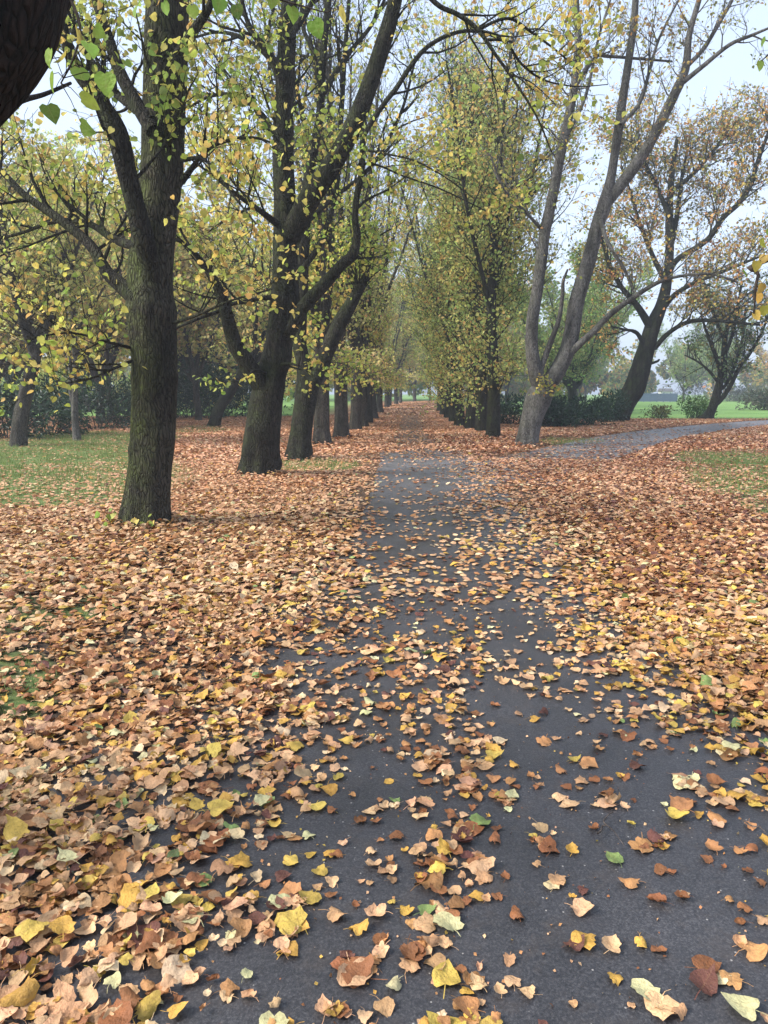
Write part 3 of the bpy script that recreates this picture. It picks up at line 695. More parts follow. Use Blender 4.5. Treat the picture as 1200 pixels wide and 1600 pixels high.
# ------------------------------------------------------------------ general tree makers
def avenue_tree(seed, base=(0, 0, 0), H=13.0, r0=.27):
    T = Tree(base, seed); g = T.rnd
    P = PAR(nch=[0, 3.2, 3.8, 5], len=[4, 1.6, .85, .5], ang=[.4, .6, .7, .8], r=[.1, .022, .010, .005], rmin=.004, trop=[.05, .10, .06, 0], size=.11, step=.075, petiole=.05,
            prob=lambda z: float(np.interp(z, [3, 6, 9, 13], [.95, .75, .16, .08])))
    fork = g.uniform(2.2, 2.9)
    lean = np.array([g.gauss(0, .05), g.gauss(0, .05), 0])
    b = T.base
    top = b + lean * fork + [0, 0, fork]
    pts = smooth_path([b - [0, 0, .05], b + [0, 0, .5] + lean * .5, b + [0, 0, 1.5] + lean * 1.5, top], 5)
    T.tube('trunk', pts, np.interp(pts[:, 2] - b[2], [0, .5, fork], [r0 * 1.1, r0, r0 * .95]), 18, .14, flare=(.6, .3))
    a0 = g.uniform(0, 6.28)
    for k in range(4):
        a = a0 + k * 1.57 + g.gauss(0, .3)
        s = g.uniform(.12, .38) if k else .05
        d = np.array([math.cos(a) * s, math.sin(a) * s, 1.0])
        L = (H - fork) * g.uniform(.75, 1)
        p = top - [0, 0, .3]
        q = [p]
        for i in range(6):
            d = d + np.array([g.gauss(0, .06), g.gauss(0, .06), .03]); d /= np.linalg.norm(d)
            q.append(q[-1] + d * L / 6)
        q = smooth_path(q, 3)
        rr = np.linspace(r0 * (.75 if k == 0 else .5), .03, len(q))
        T.tube('limb#%d' % k, q, rr, 10, .08)
        T.children(q, rr, 1, P, L, .05, .9, 'limb#%d' % k)
    for k in range(10):                                            # low side branches
        a = g.uniform(0, 6.28); z = g.uniform(1.9, fork)
        T.grow(b + [0, 0, z] + lean * z, (math.cos(a), math.sin(a), g.uniform(0, .6)), g.uniform(1.0, 2.2), .02, 1, dict(P, trop=[0, -.02, -.02, -.03]), 'side_branch#%d' % k)
    return T
def column_tree(seed, base=(0, 0, 0), H=14.0, r0=.25):
    T = Tree(base, seed); g = T.rnd
    P = PAR(nch=[0, 3.4, 3.8, 4.6], len=[4, 2.8, 1.15, .6], ang=[.4, .8, .7, .8], r=[.1, .024, .010, .005], rmin=.004, trop=[.05, .055, .02, -.01], size=.105, step=.085, petiole=.05,
            prob=lambda z: float(np.interp(z, [1, 3, 9, 14], [.9, .9, .75, .3])))
    b = T.base
    q = [b - [0, 0, .05], b + [0, 0, .6]]
    d = np.array([g.gauss(0, .03), g.gauss(0, .03), 1])
    for i in range(8):
        d = d + np.array([g.gauss(0, .04), g.gauss(0, .04), .05]); d /= np.linalg.norm(d)
        q.append(q[-1] + d * (H - .6) / 8)
    q = smooth_path(q, 5)
    rr = np.interp(q[:, 2] - b[2], [0, 1.5, 4, H], [r0 * 1.1, r0, r0 * .8, .03])
    T.tube('trunk', q, rr, 18, .16, flare=(.45, .3))
    for k in range(3):
        a = g.uniform(0, 6.28); z = g.uniform(2.5, 4.5); i = int(np.argmin(np.abs(q[:, 2] - b[2] - z)))
        p = q[i]; d = np.array([math.cos(a) * .35, math.sin(a) * .35, 1])
        w = [p]
        for j in range(6):
            d = d + np.array([g.gauss(0, .05), g.gauss(0, .05), .08]); d /= np.linalg.norm(d)
            w.append(w[-1] + d * (H - z) * .14)
        w = smooth_path(w, 3); r2 = np.linspace(r0 * .4, .025, len(w))
        T.tube('limb#%d' % k, w, r2, 8, .08)
        T.children(w, r2, 1, P, (H - z) * .84, .05, .8, 'limb#%d' % k)
    T.children(q, rr, 1, P, H, .14, 1.1, 'trunk')
    for k in range(8):
        a = g.uniform(0, 6.28); z = g.uniform(1.3, 3.0)
        T.grow(b + [0, 0, z], (math.cos(a), math.sin(a), g.uniform(-.2, .5)), g.uniform(.6, 1.4), .014, 1, dict(P, trop=[0, -.02, -.03, -.04]), 'side_branch#%d' % k)
    return T
def wood_tree(seed, base=(0, 0, 0), H=11.0, r0=.17, lean=(.0, .0), spread=.9, dens=1.0, fork=2.4, lsize=.13):
    T = Tree(base, seed); g = T.rnd
    P = PAR(nch=[0, 3.2, 4.0, 4.8], len=[4, 2.0, 1.0, .55], ang=[.4, .8, .8, .8], r=[.1, .028, .012, .006], rmin=.005, trop=[.05, .04, .02, -.02], size=lsize, step=.075, petiole=.06, prob=lambda z: .85 * dens)
    b = T.base; lean = np.array([lean[0], lean[1], 0.0])
    top = b + lean * fork + [0, 0, fork]
    pts = smooth_path([b - [0, 0, .05], b + [0, 0, fork * .3] + lean * fork * .2, b + [0, 0, fork * .65] + lean * fork * .6, top], 5)
    T.tube('trunk', pts, np.interp(pts[:, 2] - b[2], [0, fork], [r0, r0 * .8]), 14, .12, flare=(.3, .25))
    a0 = g.uniform(0, 6.28)
    for k in range(5):
        a = a0 + k * 1.26 + g.gauss(0, .3); s = spread * g.uniform(.5, 1.1) if k else .15
        d = np.array([math.cos(a) * s, math.sin(a) * s, 1.0]) + lean
        L = (H - fork) * g.uniform(.6, 1)
        q = [top - [0, 0, .15]]
        for i in range(6):
            d = d + np.array([g.gauss(0, .09), g.gauss(0, .09), .04]); d /= np.linalg.norm(d)
            q.append(q[-1] + d * L / 6)
        q = smooth_path(q, 3); rr = np.linspace(r0 * .6, .025, len(q))
        T.tube('limb#%d' % k, q, rr, 8, .08)
        T.children(q, rr, 1, P, L, .1, 1.0, 'limb#%d' % k)
    return T
BK = dict(trunk='bark_mid', limb='bark_mid', branchwork='twig_grey')
BKD = dict(trunk='bark_dark', limb='bark_dark', branchwork='twig')

# ------------------------------------------------------------------ rest of the left row
lefts = [  # px, py, mesh variant, scale, label
    (503, 696, 0, 1.0, 'greyish trunk with greenish bark, fourth in the row left of the path'),
    (533, 686, 1, 1.0, 'grey trunk forking towards the path, fifth in the left avenue row'),
    (555, 673, 2, .95, 'sixth trunk in the left row, half hidden by yellow leaves'),
    (566, 668, 0, .95, 'seventh trunk in the left row, close behind the sixth'),
    (575, 662, 1, 1.0, 'eighth trunk in the left row, thin with distance'),
    (583, 655, 2, 1.0, 'ninth trunk in the left row, small dark foot in the leaves'),
    (593, 645, 0, 1.0, 'tenth trunk in the left row, under pale yellow foliage'),
    (605, 637, 1, 1.0, 'eleventh trunk in the left row, near the bend of the path'),
    (619, 632, 2, 1.0, 'farthest trunk of the left row, where the path bends')]
protos = []
for i, (px, py, v, s, lab) in enumerate(lefts):
    p = ground(px, py); p[2] = 0
    if i < 3:
        t = avenue_tree(40 + i, p, 13 + i * .8, .22)
        protos.append(t.build('linden_tree', lab, 'tree', BK, PALE if i else LIME, 'avenue trees left of the path'))
    else:
        copy_tree(protos[v], p, i * 1.9 + .6, s, lab, tint=[(1, 1, 1), (.95, 1.02, 1), (1.05, .98, .95)][i % 3])

# ------------------------------------------------------------------ right row
rights = [
    (771, 686, 0, 1.0, 'dark straight trunk wrapped in leafy shoots, next left of the pale forked tree'),
    (752, 675, 1, .95, 'short dark trunk just behind the leafy straight one, right of the path'),
    (735, 671, 2, .95, 'third dark columnar tree of the right row, trunk in shade'),
    (718, 667, 0, 1.0, 'thick square looking trunk in the middle of the right row'),
    (708, 660, 1, 1.0, 'fifth columnar tree of the right row, behind the thick trunk'),
    (700, 654, 2, 1.0, 'sixth columnar tree of the right row, greenish foot'),
    (692, 649, 0, 1.0, 'seventh columnar tree of the right row, at the curve of the path'),
    (687, 643, 1, 1.0, 'last dark trunk visible in the right row before the bend')]
rp = []
for i, (px, py, v, s, lab) in enumerate(rights):
    p = ground(px, py); p[2] = 0
    if i < 3:
        t = column_tree(60 + i, p, 12.5 + i * .7, .2)
        rp.append(t.build('columnar_linden', lab, 'tree', BKD, GREENY, 'avenue trees right of the path'))
    else:
        copy_tree(rp[v], p, i * 2.3 + .4, s, lab, tint=[(1, 1, 1), (1.1, 1.1, 1), (1.25, 1.15, 1)][i % 3])

# pale forked tree at the junction
g = ground(823, 697); Y = g[1]
T = Tree((g[0], g[1], 0), 7)
limb(T, 'trunk', [(822, 702, 38), (825, 680, 33), (832, 650, 34), (842, 622, 40), (856, 600, 30), (872, 578, 26), (886, 548, 25), (893, 520, 25), (900, 475, 24), (910, 440, 23), (922, 400, 22), (933, 355, 21), (945, 320, 22), (955, 275, 14), (966, 205, 14), (977, 130, 12.5), (989, 50, 11), (993, 0, 10), (998, -80, 7)], Y, .3, 24, 6, .09, flare=(.3, .3))
HP = PAR(nch=[0, 2.2, 3.6, 5], len=[4, 1.7, .9, .5], size=.085, step=.08, r=[.1, .022, .01, .005], rmin=.004, prob=lambda z: .5)
limb(T, 'limb#1', [(846, 606, 26), (838, 585, 24), (831, 545, 20), (832, 500, 19), (840, 450, 18), (846, 405, 18), (852, 360, 17), (864, 305, 16), (875, 245, 15.5), (888, 185, 14), (898, 130, 12), (903, 60, 10), (900, -10, 8), (898, -90, 5)], Y, -.3, 16, 5, .08, HP, t0=.3, dens=1.0)
limb(T, 'limb#2', [(944, 322, 18), (965, 295, 18), (995, 255, 18), (1020, 215, 16), (1050, 155, 15), (1071, 108, 13), (1077, 55, 9), (1092, 0, 8), (1110, -70, 5)], Y + .2, -.2, 14, 5, .08, HP, dens=.8)
limb(T, 'limb#3', [(1068, 128, 8), (1100, 102, 7), (1140, 70, 6), (1175, 55, 5), (1215, 38, 3)], Y, -.3, 6, 5, .05, HP)
limb(T, 'limb#4', [(1073, 104, 7), (1100, 75, 6.5), (1128, 28, 6), (1146, -5, 5), (1165, -60, 3)], Y, .3, 6, 5, .05, HP)
limb(T, 'limb#5', [(890, 552, 13), (903, 540, 12), (925, 520, 10), (955, 490, 9), (990, 465, 7.5), (1025, 443, 6.5), (1060, 432, 4.5), (1110, 428, 4), (1150, 440, 3)], Y, -.6, 10, 5, .08, HP, t0=.4)
limb(T, 'limb#6', [(844, 580, 9), (858, 540, 9), (873, 500, 7), (879, 460, 6), (880, 440, 5), (887, 421, 3)], Y, -.4, 8, 5, .15)
limb(T, 'limb#7', [(938, 345, 8), (950, 380, 6), (975, 420, 5), (990, 455, 3.5)], Y, -.5, 6, 5, .05, HP)
limb(T, 'limb#8', [(970, 195, 7), (1000, 160, 5.5), (1015, 110, 5), (1030, 60, 4), (1060, 0, 3)], Y, .5, 6, 5, .05, HP)
limb(T, 'limb#9', [(898, 135, 8), (930, 90, 6.5), (950, 88, 5), (1000, 92, 4), (1050, 96, 3)], Y, .6, 6, 5, .05, HP)
limb(T, 'limb#10', [(880, 225, 6), (915, 150, 5), (935, 60, 4), (960, -20, 3)], Y, .6, 6, 5, .05, HP)
limb(T, 'limb#11', [(852, 365, 6), (820, 330, 4.5), (790, 300, 3.5), (765, 240, 2.5)], Y, -.8, 6, 5, .05, HP, dens=1.6)
for k in range(10):
    T.grow(at(838 + 2 * k, 605 + T.rnd.uniform(-12, 12), Y - .3), (T.rnd.gauss(0, 1), -.6, .2), .5, .006, 3, PAR(step=.05, size=.09), 'fork_shoot#%d' % k)
T.build('forked_tree', 'pale grey tree forking low into two tall smooth stems at the path junction', 'tree', dict(trunk='bark_grey', limb='bark_grey', branchwork='twig_grey'), [(.30, .32, .08, 2), (.48, .38, .09, 2), (.42, .24, .08, 1)])

# big leaning dark tree right
g = ground(968, 658); Y = g[1]
T = Tree((g[0], g[1], 0), 8)
limb(T, 'trunk', [(966, 661, 32), (971, 645, 29), (982, 622, 30), (993, 603, 31), (1004, 565, 28), (1013, 536, 25), (1021, 508, 24), (1033, 478, 18), (1043, 437, 15), (1046, 393, 13), (1046, 330, 11), (1050, 270, 8), (1058, 215, 5)], Y, .3, 20, 6, .14, flare=(.2, .4))
HD = PAR(nch=[0, 2.6, 3.2, 4.4], len=[4, 2.8, 1.4, .8], size=.14, step=.10, petiole=.08, r=[.1, .04, .016, .009], rmin=.008, prob=lambda z: .62)
limb(T, 'limb#1', [(1016, 510, 13), (997, 480, 10), (980, 460, 8), (969, 445, 7), (951, 411, 6), (940, 370, 4)], Y, -.8, 8, 5, .1, HD, dens=1.2)
limb(T, 'limb#2', [(1045, 425, 10), (1060, 404, 9), (1105, 375, 8.5), (1130, 340, 8), (1156, 316, 8), (1174, 286, 8), (1182, 258, 7), (1197, 217, 5), (1215, 170, 3)], Y, -1.0, 8, 5, .1, HD, dens=1.1)
limb(T, 'limb#3', [(1046, 390, 9), (1054, 360, 8), (1060, 320, 7), (1066, 273, 5), (1078, 215, 3)], Y, 1.2, 8, 5, .1, HD, dens=1.3)
limb(T, 'limb#4', [(1030, 488, 10), (1055, 460, 8), (1090, 440, 6.5), (1140, 420, 5), (1190, 400, 3)], Y, -1.5, 8, 5, .1, HD, dens=1.3)
limb(T, 'limb#5', [(1046, 340, 8), (1030, 300, 7), (1010, 260, 5.5), (990, 225, 4), (975, 195, 3)], Y, .5, 8, 5, .1, HD, dens=1.3)
limb(T, 'limb#6', [(1048, 300, 7), (1085, 270, 6), (1115, 235, 4.5), (1140, 200, 3)], Y, .9, 8, 5, .1, HD, dens=1.3)
limb(T, 'limb#7', [(1008, 545, 8), (995, 520, 6), (975, 515, 4.5), (955, 510, 3)], Y, -.8, 6, 5, .1, HD, dens=.6)
limb(T, 'limb#8', [(1022, 545, 8), (1045, 520, 7), (1080, 502, 6.5), (1130, 502, 5), (1190, 508, 3)], Y, -1.2, 8, 5, .1, HD, dens=.9)
limb(T, 'limb#9', [(1040, 440, 9), (1020, 400, 7), (1000, 350, 5.5), (985, 300, 4), (970, 260, 3)], Y, 1.0, 8, 5, .1, HD, dens=1.2)
limb(T, 'limb#10', [(1010, 570, 5), (1026, 565, 4), (1030, 562, 3.2)], Y, -.4, 6, 4, .1)
T.build('leaning_tree', 'big dark trunk leaning right with sparse rust and olive leaves', 'tree', BKD, RUST)

# multi-stemmed tree beside the side path
g = ground(1108, 655); Y = g[1]
T = Tree((g[0], g[1], 0), 9)
limb(T, 'trunk', [(1104, 657, 22), (1109, 645, 15), (1116, 629, 14), (1122, 608, 12), (1126, 591, 11), (1131, 566, 10), (1132, 535, 8), (1138, 500, 6), (1140, 455, 4)], Y, .2, 14, 5, .12, flare=(.4, .2))
HS = PAR(nch=[0, 2.2, 3.2, 4.2], len=[4, 2.0, 1.1, .7], size=.14, step=.12, petiole=.07, r=[.1, .035, .014, .008], rmin=.007, prob=lambda z: .6)
limb(T, 'limb#1', [(1114, 634, 9), (1126, 625, 7.5), (1140, 605, 7), (1156, 573, 6), (1170, 555, 5), (1190, 520, 4), (1205, 480, 3)], Y, -.5, 8, 5, .08, HS, dens=1.6)
limb(T, 'limb#2', [(1120, 612, 6), (1135, 600, 5), (1150, 565, 5), (1160, 530, 4), (1165, 480, 3)], Y, .8, 8, 5, .08, HS, dens=1.6)
limb(T, 'limb#3', [(1127, 585, 7), (1118, 555, 6), (1106, 525, 4.5), (1095, 490, 3)], Y, -.6, 8, 5, .08, HS, dens=1.6)
limb(T, 'limb#4', [(1131, 560, 6), (1145, 520, 5), (1152, 480, 4), (1160, 440, 3)], Y, -.9, 8, 5, .08, HS, dens=1.6)
limb(T, 'limb#5', [(1124, 600, 5), (1108, 580, 4), (1090, 565, 3), (1070, 555, 2)], Y, .5, 6, 5, .08, HS, dens=1.4)
limb(T, 'limb#6', [(1133, 535, 5), (1115, 490, 4), (1105, 460, 3)], Y, .5, 6, 5, .08, HS, dens=1.6)
T.build('multi_stem_tree', 'slender dark tree of several fanning stems at the edge of the meadow', 'tree', BKD, DKGREEN + [(.25, .2, .06, .8)])

# pollarded tree between the shrubs
g = ground(894, 645); Y = g[1]
T = Tree((g[0], g[1], 0), 10)
limb(T, 'trunk', [(894, 648, 13), (894, 630, 11.5), (894, 612, 13), (893, 602, 17), (893, 596, 13)], Y, 0, 14, 5, .2, flare=(.2, .2))
HQ = PAR(nch=[0, 2.4, 3.4, 4], len=[4, 1.5, .9, .6], size=.15, step=.14, petiole=.07, r=[.1, .03, .014, .008], rmin=.007)
limb(T, 'limb#1', [(892, 606, 9), (886, 600, 8), (883, 594, 9), (880, 575, 4), (870, 545, 3), (862, 505, 2)], Y, -.3, 8, 5, .2, HQ, dens=1.5)
limb(T, 'limb#2', [(896, 606, 9), (902, 602, 8), (906, 596, 9), (912, 578, 4), (924, 550, 3), (935, 510, 2)], Y, .4, 8, 5, .2, HQ, dens=1.5)
limb(T, 'limb#3', [(893, 600, 6), (896, 575, 5), (900, 545, 3), (898, 500, 2)], Y, .9, 8, 5, .2, HQ, dens=1.7)
T.build('pollard_tree', 'short knobbly pollarded trunk rising behind dark laurel bushes', 'tree', BKD, BRIGHT + [(.30, .30, .08, 1.5)])

# ------------------------------------------------------------------ trees on the lawn at the left
g = ground(28, 697); Y = g[1]
T = wood_tree(21, (g[0], g[1], 0), 8.5, .22, (.22, .1), .9, 1.0, 2.6, .12)
T.build('lawn_tree', 'dark leaning trunk on the lawn at the far left before the laurel hedge', 'tree', BK, PALE, 'trees on the lawn behind the left row')
g = ground(120, 689); Y = g[1]
T = Tree((g[0], g[1], 0), 22)
limb(T, 'trunk', [(121, 691, 13), (118, 660, 11), (117, 620, 10), (118, 560, 9), (114, 480, 8), (118, 380, 7), (125, 280, 5)], Y, .2, 12, 5, .1, flare=(.2, .2))
HW = PAR(nch=[0, 2.4, 3.6, 5], len=[4, 1.8, .95, .55], size=.115, step=.08, petiole=.06, r=[.1, .025, .012, .006], rmin=.005)
limb(T, 'limb#1', [(117, 640, 6), (110, 610, 6), (109, 560, 6), (100, 470, 5), (84, 380, 3)], Y, .3, 8, 5, .1, HW, t0=.35)
limb(T, 'limb#2', [(118, 520, 5), (150, 470, 4), (180, 420, 3)], Y, -.6, 6, 5, .1, HW)
limb(T, 'limb#3', [(116, 470, 5), (80, 420, 4), (40, 390, 3)], Y, -.4, 6, 5, .1, HW)
limb(T, 'limb#4', [(118, 400, 6), (140, 330, 4), (170, 260, 3)], Y, .4, 6, 5, .1, HW)
T.build('lawn_tree', 'thin pale twin stemmed tree on the lawn left of the mossy trunk', 'tree', dict(trunk='bark_grey', limb='bark_grey', branchwork='twig_grey'), PALE, 'trees on the lawn behind the left row')
g = ground(333, 667)
T = wood_tree(23, (g[0], g[1], 0), 8, .26, (.55, .1), .9, 1.0, 2.6, .13)
T.build('lawn_tree', 'small tree with crooked trunk leaning right before the dark evergreens', 'tree', BKD, PALE, 'trees on the lawn behind the left row')

# ------------------------------------------------------------------ woodland behind, far trees
wt_protos = [wood_tree(31, (-13, 34, 0), 14.5, .2, (.05, 0), .8, .9, 1.9, .19), wood_tree(32, (-9.5, 38, 0), 15.5, .18, (-.05, 0), .7, .9, 2.0, .19), wood_tree(33, (-16, 30, 0), 13.5, .2, (.1, 0), .9, .9, 1.8, .19)]
WL = ['pale yellow woodland tree behind the laurel hedge, seen through the left crowns', 'yellowing woodland tree seen between the mossy trunk and the forked tree', 'broad woodland tree beyond the hedge at the far left edge']
wts = [t.build('woodland_tree', l, 'tree', BK, pal, 'woodland trees behind the lawn') for t, l, pal in zip(wt_protos, WL, (PALE, PALE, PALE))]
wood_pos = [(-20, 40, 'woodland tree at the back of the left lawn, far left'), (-17, 46, 'woodland tree deep behind the far left lawn tree'), (-12.5, 44, 'greenish woodland tree behind the thin twin stems'),
            (-7, 47, 'woodland tree behind the third trunk of the left row'), (-24, 36, 'woodland tree with its crown at the left picture edge'), (-9, 56, 'far woodland tree seen between second and third left trunks'),
            (-15, 60, 'far woodland tree at the back, left of the forked tree'), (-5.5, 62, 'far woodland tree behind the middle of the left row'), (-22, 55, 'farthest woodland tree behind the laurel hedge')]
TINT = [(1, 1, 1), (.85, 1, .9), (1.1, 1, .9), (.8, .95, .8)]
for i, (x, y, lab) in enumerate(wood_pos):
    copy_tree(wts[i % 3], (x, y, 0), i * 2.1, 1.0 + .08 * (i % 3), lab, TINT[i % 4], 'woodland trees behind the lawn')
far_pos = [(-30, 100, 1.2, 0), (-18, 112, 1.1, 1), (-10, 120, 1.0, 3), (-3, 122, .95, 1), (2.5, 126, 1.0, 3), (8, 128, 1.05, 3), (14, 118, 1.1, 1), (20, 122, 1.15, 3), (27, 116, 1.0, 2), (33, 122, 1.1, 3), (45, 112, .9, 1), (52, 118, 1.0, 3), (60, 110, 1.1, 2), (72, 108, 1.2, 3), (15, 60, 1.0, 1), (19, 74, 1.0, 3), (13.5, 82, 1.1, 0), (24, 92, .9, 2), (37, 140, 1.3, 1), (62, 140, 1.4, 3), (-1, 140, 1.2, 1), (-26, 135, 1.4, 3), (11, 52, .9, 1)]
far_pos += [(-2.5, 76, 1.0, 0), (4.6, 112, 1.35, 0), (2.2, 98, 1.2, 0), (-1.2, 88, 1.1, 0), (9.5, 118, 1.3, 1), (.6, 79, 1.15, 0), (7.4, 84, 1.1, 0)]
FL = ['hazy far tree left of the avenue', 'far tree between the left row and the bend', 'far green tree at the end of the avenue, left side', 'dark trunk standing left of the path end', 'far tree straight behind the bend of the path', 'far green tree right of the path end',
      'far tree behind the right row foot', 'hazy green tree behind the shrubs', 'hazy autumn tree over the meadow left', 'hazy tree behind the leaning trunk', 'pale hazy tree right of the leaning trunk', 'blurred grey green tree above the fence',
      'hazy orange tree behind the slender stems', 'hazy tree at the right picture edge', 'yellow green tree right behind the columnar row', 'green tree behind the pollard', 'tree behind the columnar row, further back', 'small autumn tree in the middle of the meadow haze',
      'tallest hazy tree behind the blue fence', 'tall hazy tree far right', 'tall pale tree closing the avenue', 'tall hazy tree far left', 'light green tree between right row and pollard', 'yellow tree inside the bend of the path', 'yellow tree past the bend on its right', 'tree in the gap at the end of the avenue', 'yellow tree past the last left trunk', 'green tree at the right turn of the far path', 'pale yellow tree left of the path before the bend', 'yellow tree right of the path before the bend']
for i, ((x, y, s, c), lab) in enumerate(zip(far_pos, FL)):
    copy_tree(wts[(i + c) % 3], (x, y, 0), i * 1.7, s, lab, [(1, 1, 1), (.55, .75, .65), (.9, .7, .6), (.4, .6, .5)][c], 'far trees beyond the avenue and meadow')

# ------------------------------------------------------------------ woods too far off to tell the trees apart
def far_wood(name, x0, x1, y0, y1, h0, h1, n, pal, seed):
    r = np.random.default_rng(seed)
    m = int((x1 - x0) * 1.2)
    cx, cy = r.uniform(x0, x1, m), r.uniform(y0, y1, m)
    ch = r.uniform(.15, 1.0, m) * (h0 + (h1 - h0) * vnoise(cx * .09, cx * 0, seed))
    rad = r.uniform(1.2, 2.6, m)
    k = r.integers(0, m, n)
    d = r.normal(0, 1, (n, 3)); d /= np.linalg.norm(d, axis=1, keepdims=True)
    p = np.stack([cx[k], cy[k], ch[k]], 1) + d * rad[k, None] * r.uniform(.5, 1, (n, 1))
    p[:, 2] = np.abs(p[:, 2]) + .1
    tint = (1 + r.normal(0, .22, (m, 1)))[k] * (1 + r.normal(0, .08, (m, 3)))[k]
    col = pick(r, pal, n, p[:, 2], p[:, 0] * .1, p[:, 1] * .1, .15) * tint.clip(.5, 1.6)
    V, q, t, c = scatter(LEAF6, LEAF6_Q, None, p, basis(d + r.normal(0, .6, (n, 3)), r.normal(0, 1, (n, 3))), r.uniform(.35, .75, n), col.clip(.01, .8))
    tag(obj(name, make_mesh(name, V, q, t, False, c), M['leaf']), kind='stuff')
far_wood('distant_wood', -95, 22, 130, 165, 14, 22, 42000, GREENY, 5)
far_wood('distant_wood', 18, 150, 125, 155, 5, 12, 48000, RUST + DKGREEN, 6)
far_wood('distant_wood', -14, 26, 122, 130, 5, 10, 13000, [(.3, .4, .13, 1), (.45, .5, .16, 1), (.6, .55, .2, 1)], 9)
far_wood('woodland_undergrowth', -60, -9, 62, 78, 3, 7, 14000, GREENY, 7)

# ------------------------------------------------------------------ shrubs
def shrub(seed, base, rx, ry, h, n, pal, size, shape=LEAFL, mat='evergreen'):
    T = Tree(base, seed); r = T.rng
    nc = 26
    cs = np.stack([r.normal(0, .5, nc) * rx, r.normal(0, .5, nc) * ry, r.uniform(.15, .8, nc) * h], 1)
    k = r.integers(0, nc, n)
    d = r.normal(0, 1, (n, 3)); d /= np.linalg.norm(d, axis=1, keepdims=True)
    rad = np.array([rx, ry, h]) * .36
    p = cs[k] + d * rad * r.uniform(.6, 1.0, (n, 1))
    p[:, 2] = np.abs(p[:, 2]) + .03
    dd = d + r.normal(0, .5, (n, 3)) + [0, 0, .25]
    T.leaves = [(*(T.base + a), *b, size * s) for a, b, s in zip(p, dd, r.uniform(.6, 1.2, n))]
    for c in cs[:14]:
        q = smooth_path([T.base + [c[0] * .2, c[1] * .2, -.02], T.base + c * [.6, .6, .6], T.base + c], 3)
        T.tube('stem', q, np.linspace(.02, .006, len(q)), 5, cap=False)
    return T, shape, mat, pal
def put_shrub(name, lab, cat, group, args):
    T, shape, mat, pal = shrub(*args)
    return T.build(name, lab, cat, dict(trunk='twig', stem='twig'), pal, group, mat, shape, .25)
lh = [(-10, 688, 1.5, 2.0), (62, 682, 1.5, 1.9), (140, 672, 1.6, 1.9), (205, 664, 1.7, 1.8)]
LHL = ['dark laurel bush at the far left behind the leaning lawn tree', 'dark laurel bush just right of the leaning lawn tree', 'dark laurel bush behind the thin twin stems', 'dark laurel bush left behind the mossy trunk']
for i, ((px, py, rx, h), lab) in enumerate(zip(lh, LHL)):
    p = ground(px, py); p[1] += .8; p[2] = 0
    put_shrub('laurel_bush', lab, 'bush', 'laurel bushes behind the left lawn', (100 + i, p, rx, .9, h, 2600, LAUREL, .16))
ev = [(300, 654, 3.0, 4.2), (345, 652, 3.2, 5.0), (395, 648, 3.2, 4.4), (262, 657, 2.6, 3.6)]
EVL = ['dark evergreen thicket left of the crooked leaning tree', 'tall dark evergreen right behind the crooked leaning tree', 'dark evergreen showing between the crooked tree and the forked trunk', 'dark evergreen peeping right of the mossy trunk']
for i, ((px, py, rx, h), lab) in enumerate(zip(ev, EVL)):
    p = ground(px, py); p[2] = 0
    put_shrub('evergreen_shrub', lab, 'shrub', 'evergreens at the back of the left lawn', (120 + i, p, rx, 1.5, h, 3000, LAUREL, .26))
lr = [(800, 664, 1.2, 1.2), (845, 668, .9, 1.15), (872, 668, 1.0, 1.1), (905, 666, 1.1, 1.15), (945, 660, 1.1, 1.5)]
LRL = ['dark laurel bush left of the pale forked trunk', 'dark laurel bush right behind the pale forked trunk', 'small dark laurel bush left of the pollard', 'low dark laurel bush in front of the pollard', 'dark laurel bush at the foot of the leaning trunk']
for i, ((px, py, rx, h), lab) in enumerate(zip(lr, LRL)):
    p = ground(px, py); p[2] = 0
    put_shrub('laurel_bush', lab, 'bush', 'laurel bushes right of the avenue', (140 + i, p, rx, .8, h, 2000, LAUREL, .17))
p = ground(1086, 653); p[2] = 0
put_shrub('round_bush', 'fresh green bush left of the slender fanning tree', 'bush', None, (151, p, .8, .7, 1.25, 1500, BRIGHT, .16))
p = ground(1030, 655); p[2] = 0
put_shrub('low_bush', 'low olive green bush right of the leaning trunk', 'bush', None, (152, p, .75, .6, .65, 700, [(.07, .11, .035, 2), (.14, .16, .05, 1), (.2, .18, .06, .5)], .15))
p = ground(865, 640); p[2] = 0
put_shrub('broad_bush', 'yellow green bush behind the pale forked tree', 'bush', None, (153, p, 1.6, 1.2, 2.0, 1800, [(.14, .2, .04, 2), (.25, .28, .06, 1)], .17, LEAF6, 'leaf'))
for i, (px, py, rx, h, lab) in enumerate([(1150, 627, 3.2, 2.0, 'greyish shrub at the far side of the meadow, right'), (1190, 628, 3.4, 2.6, 'hazy shrub at the meadow edge, far right'), (1205, 641, 2.0, 1.6, 'pale grey green shrub on the meadow at the right edge'), (1082, 624, 3.6, 4.6, 'dark bluish evergreen mass behind the blue fence')]):
    p = ground(px, py); p[2] = 0
    put_shrub('far_shrub', lab, 'shrub', 'shrubs on the far side of the meadow', (160 + i, p, rx, 1.6, h, 2200, [(.06, .09, .05, 1), (.10, .12, .06, 1), (.14, .13, .09, .7)] if i < 3 else LAUREL, .32))

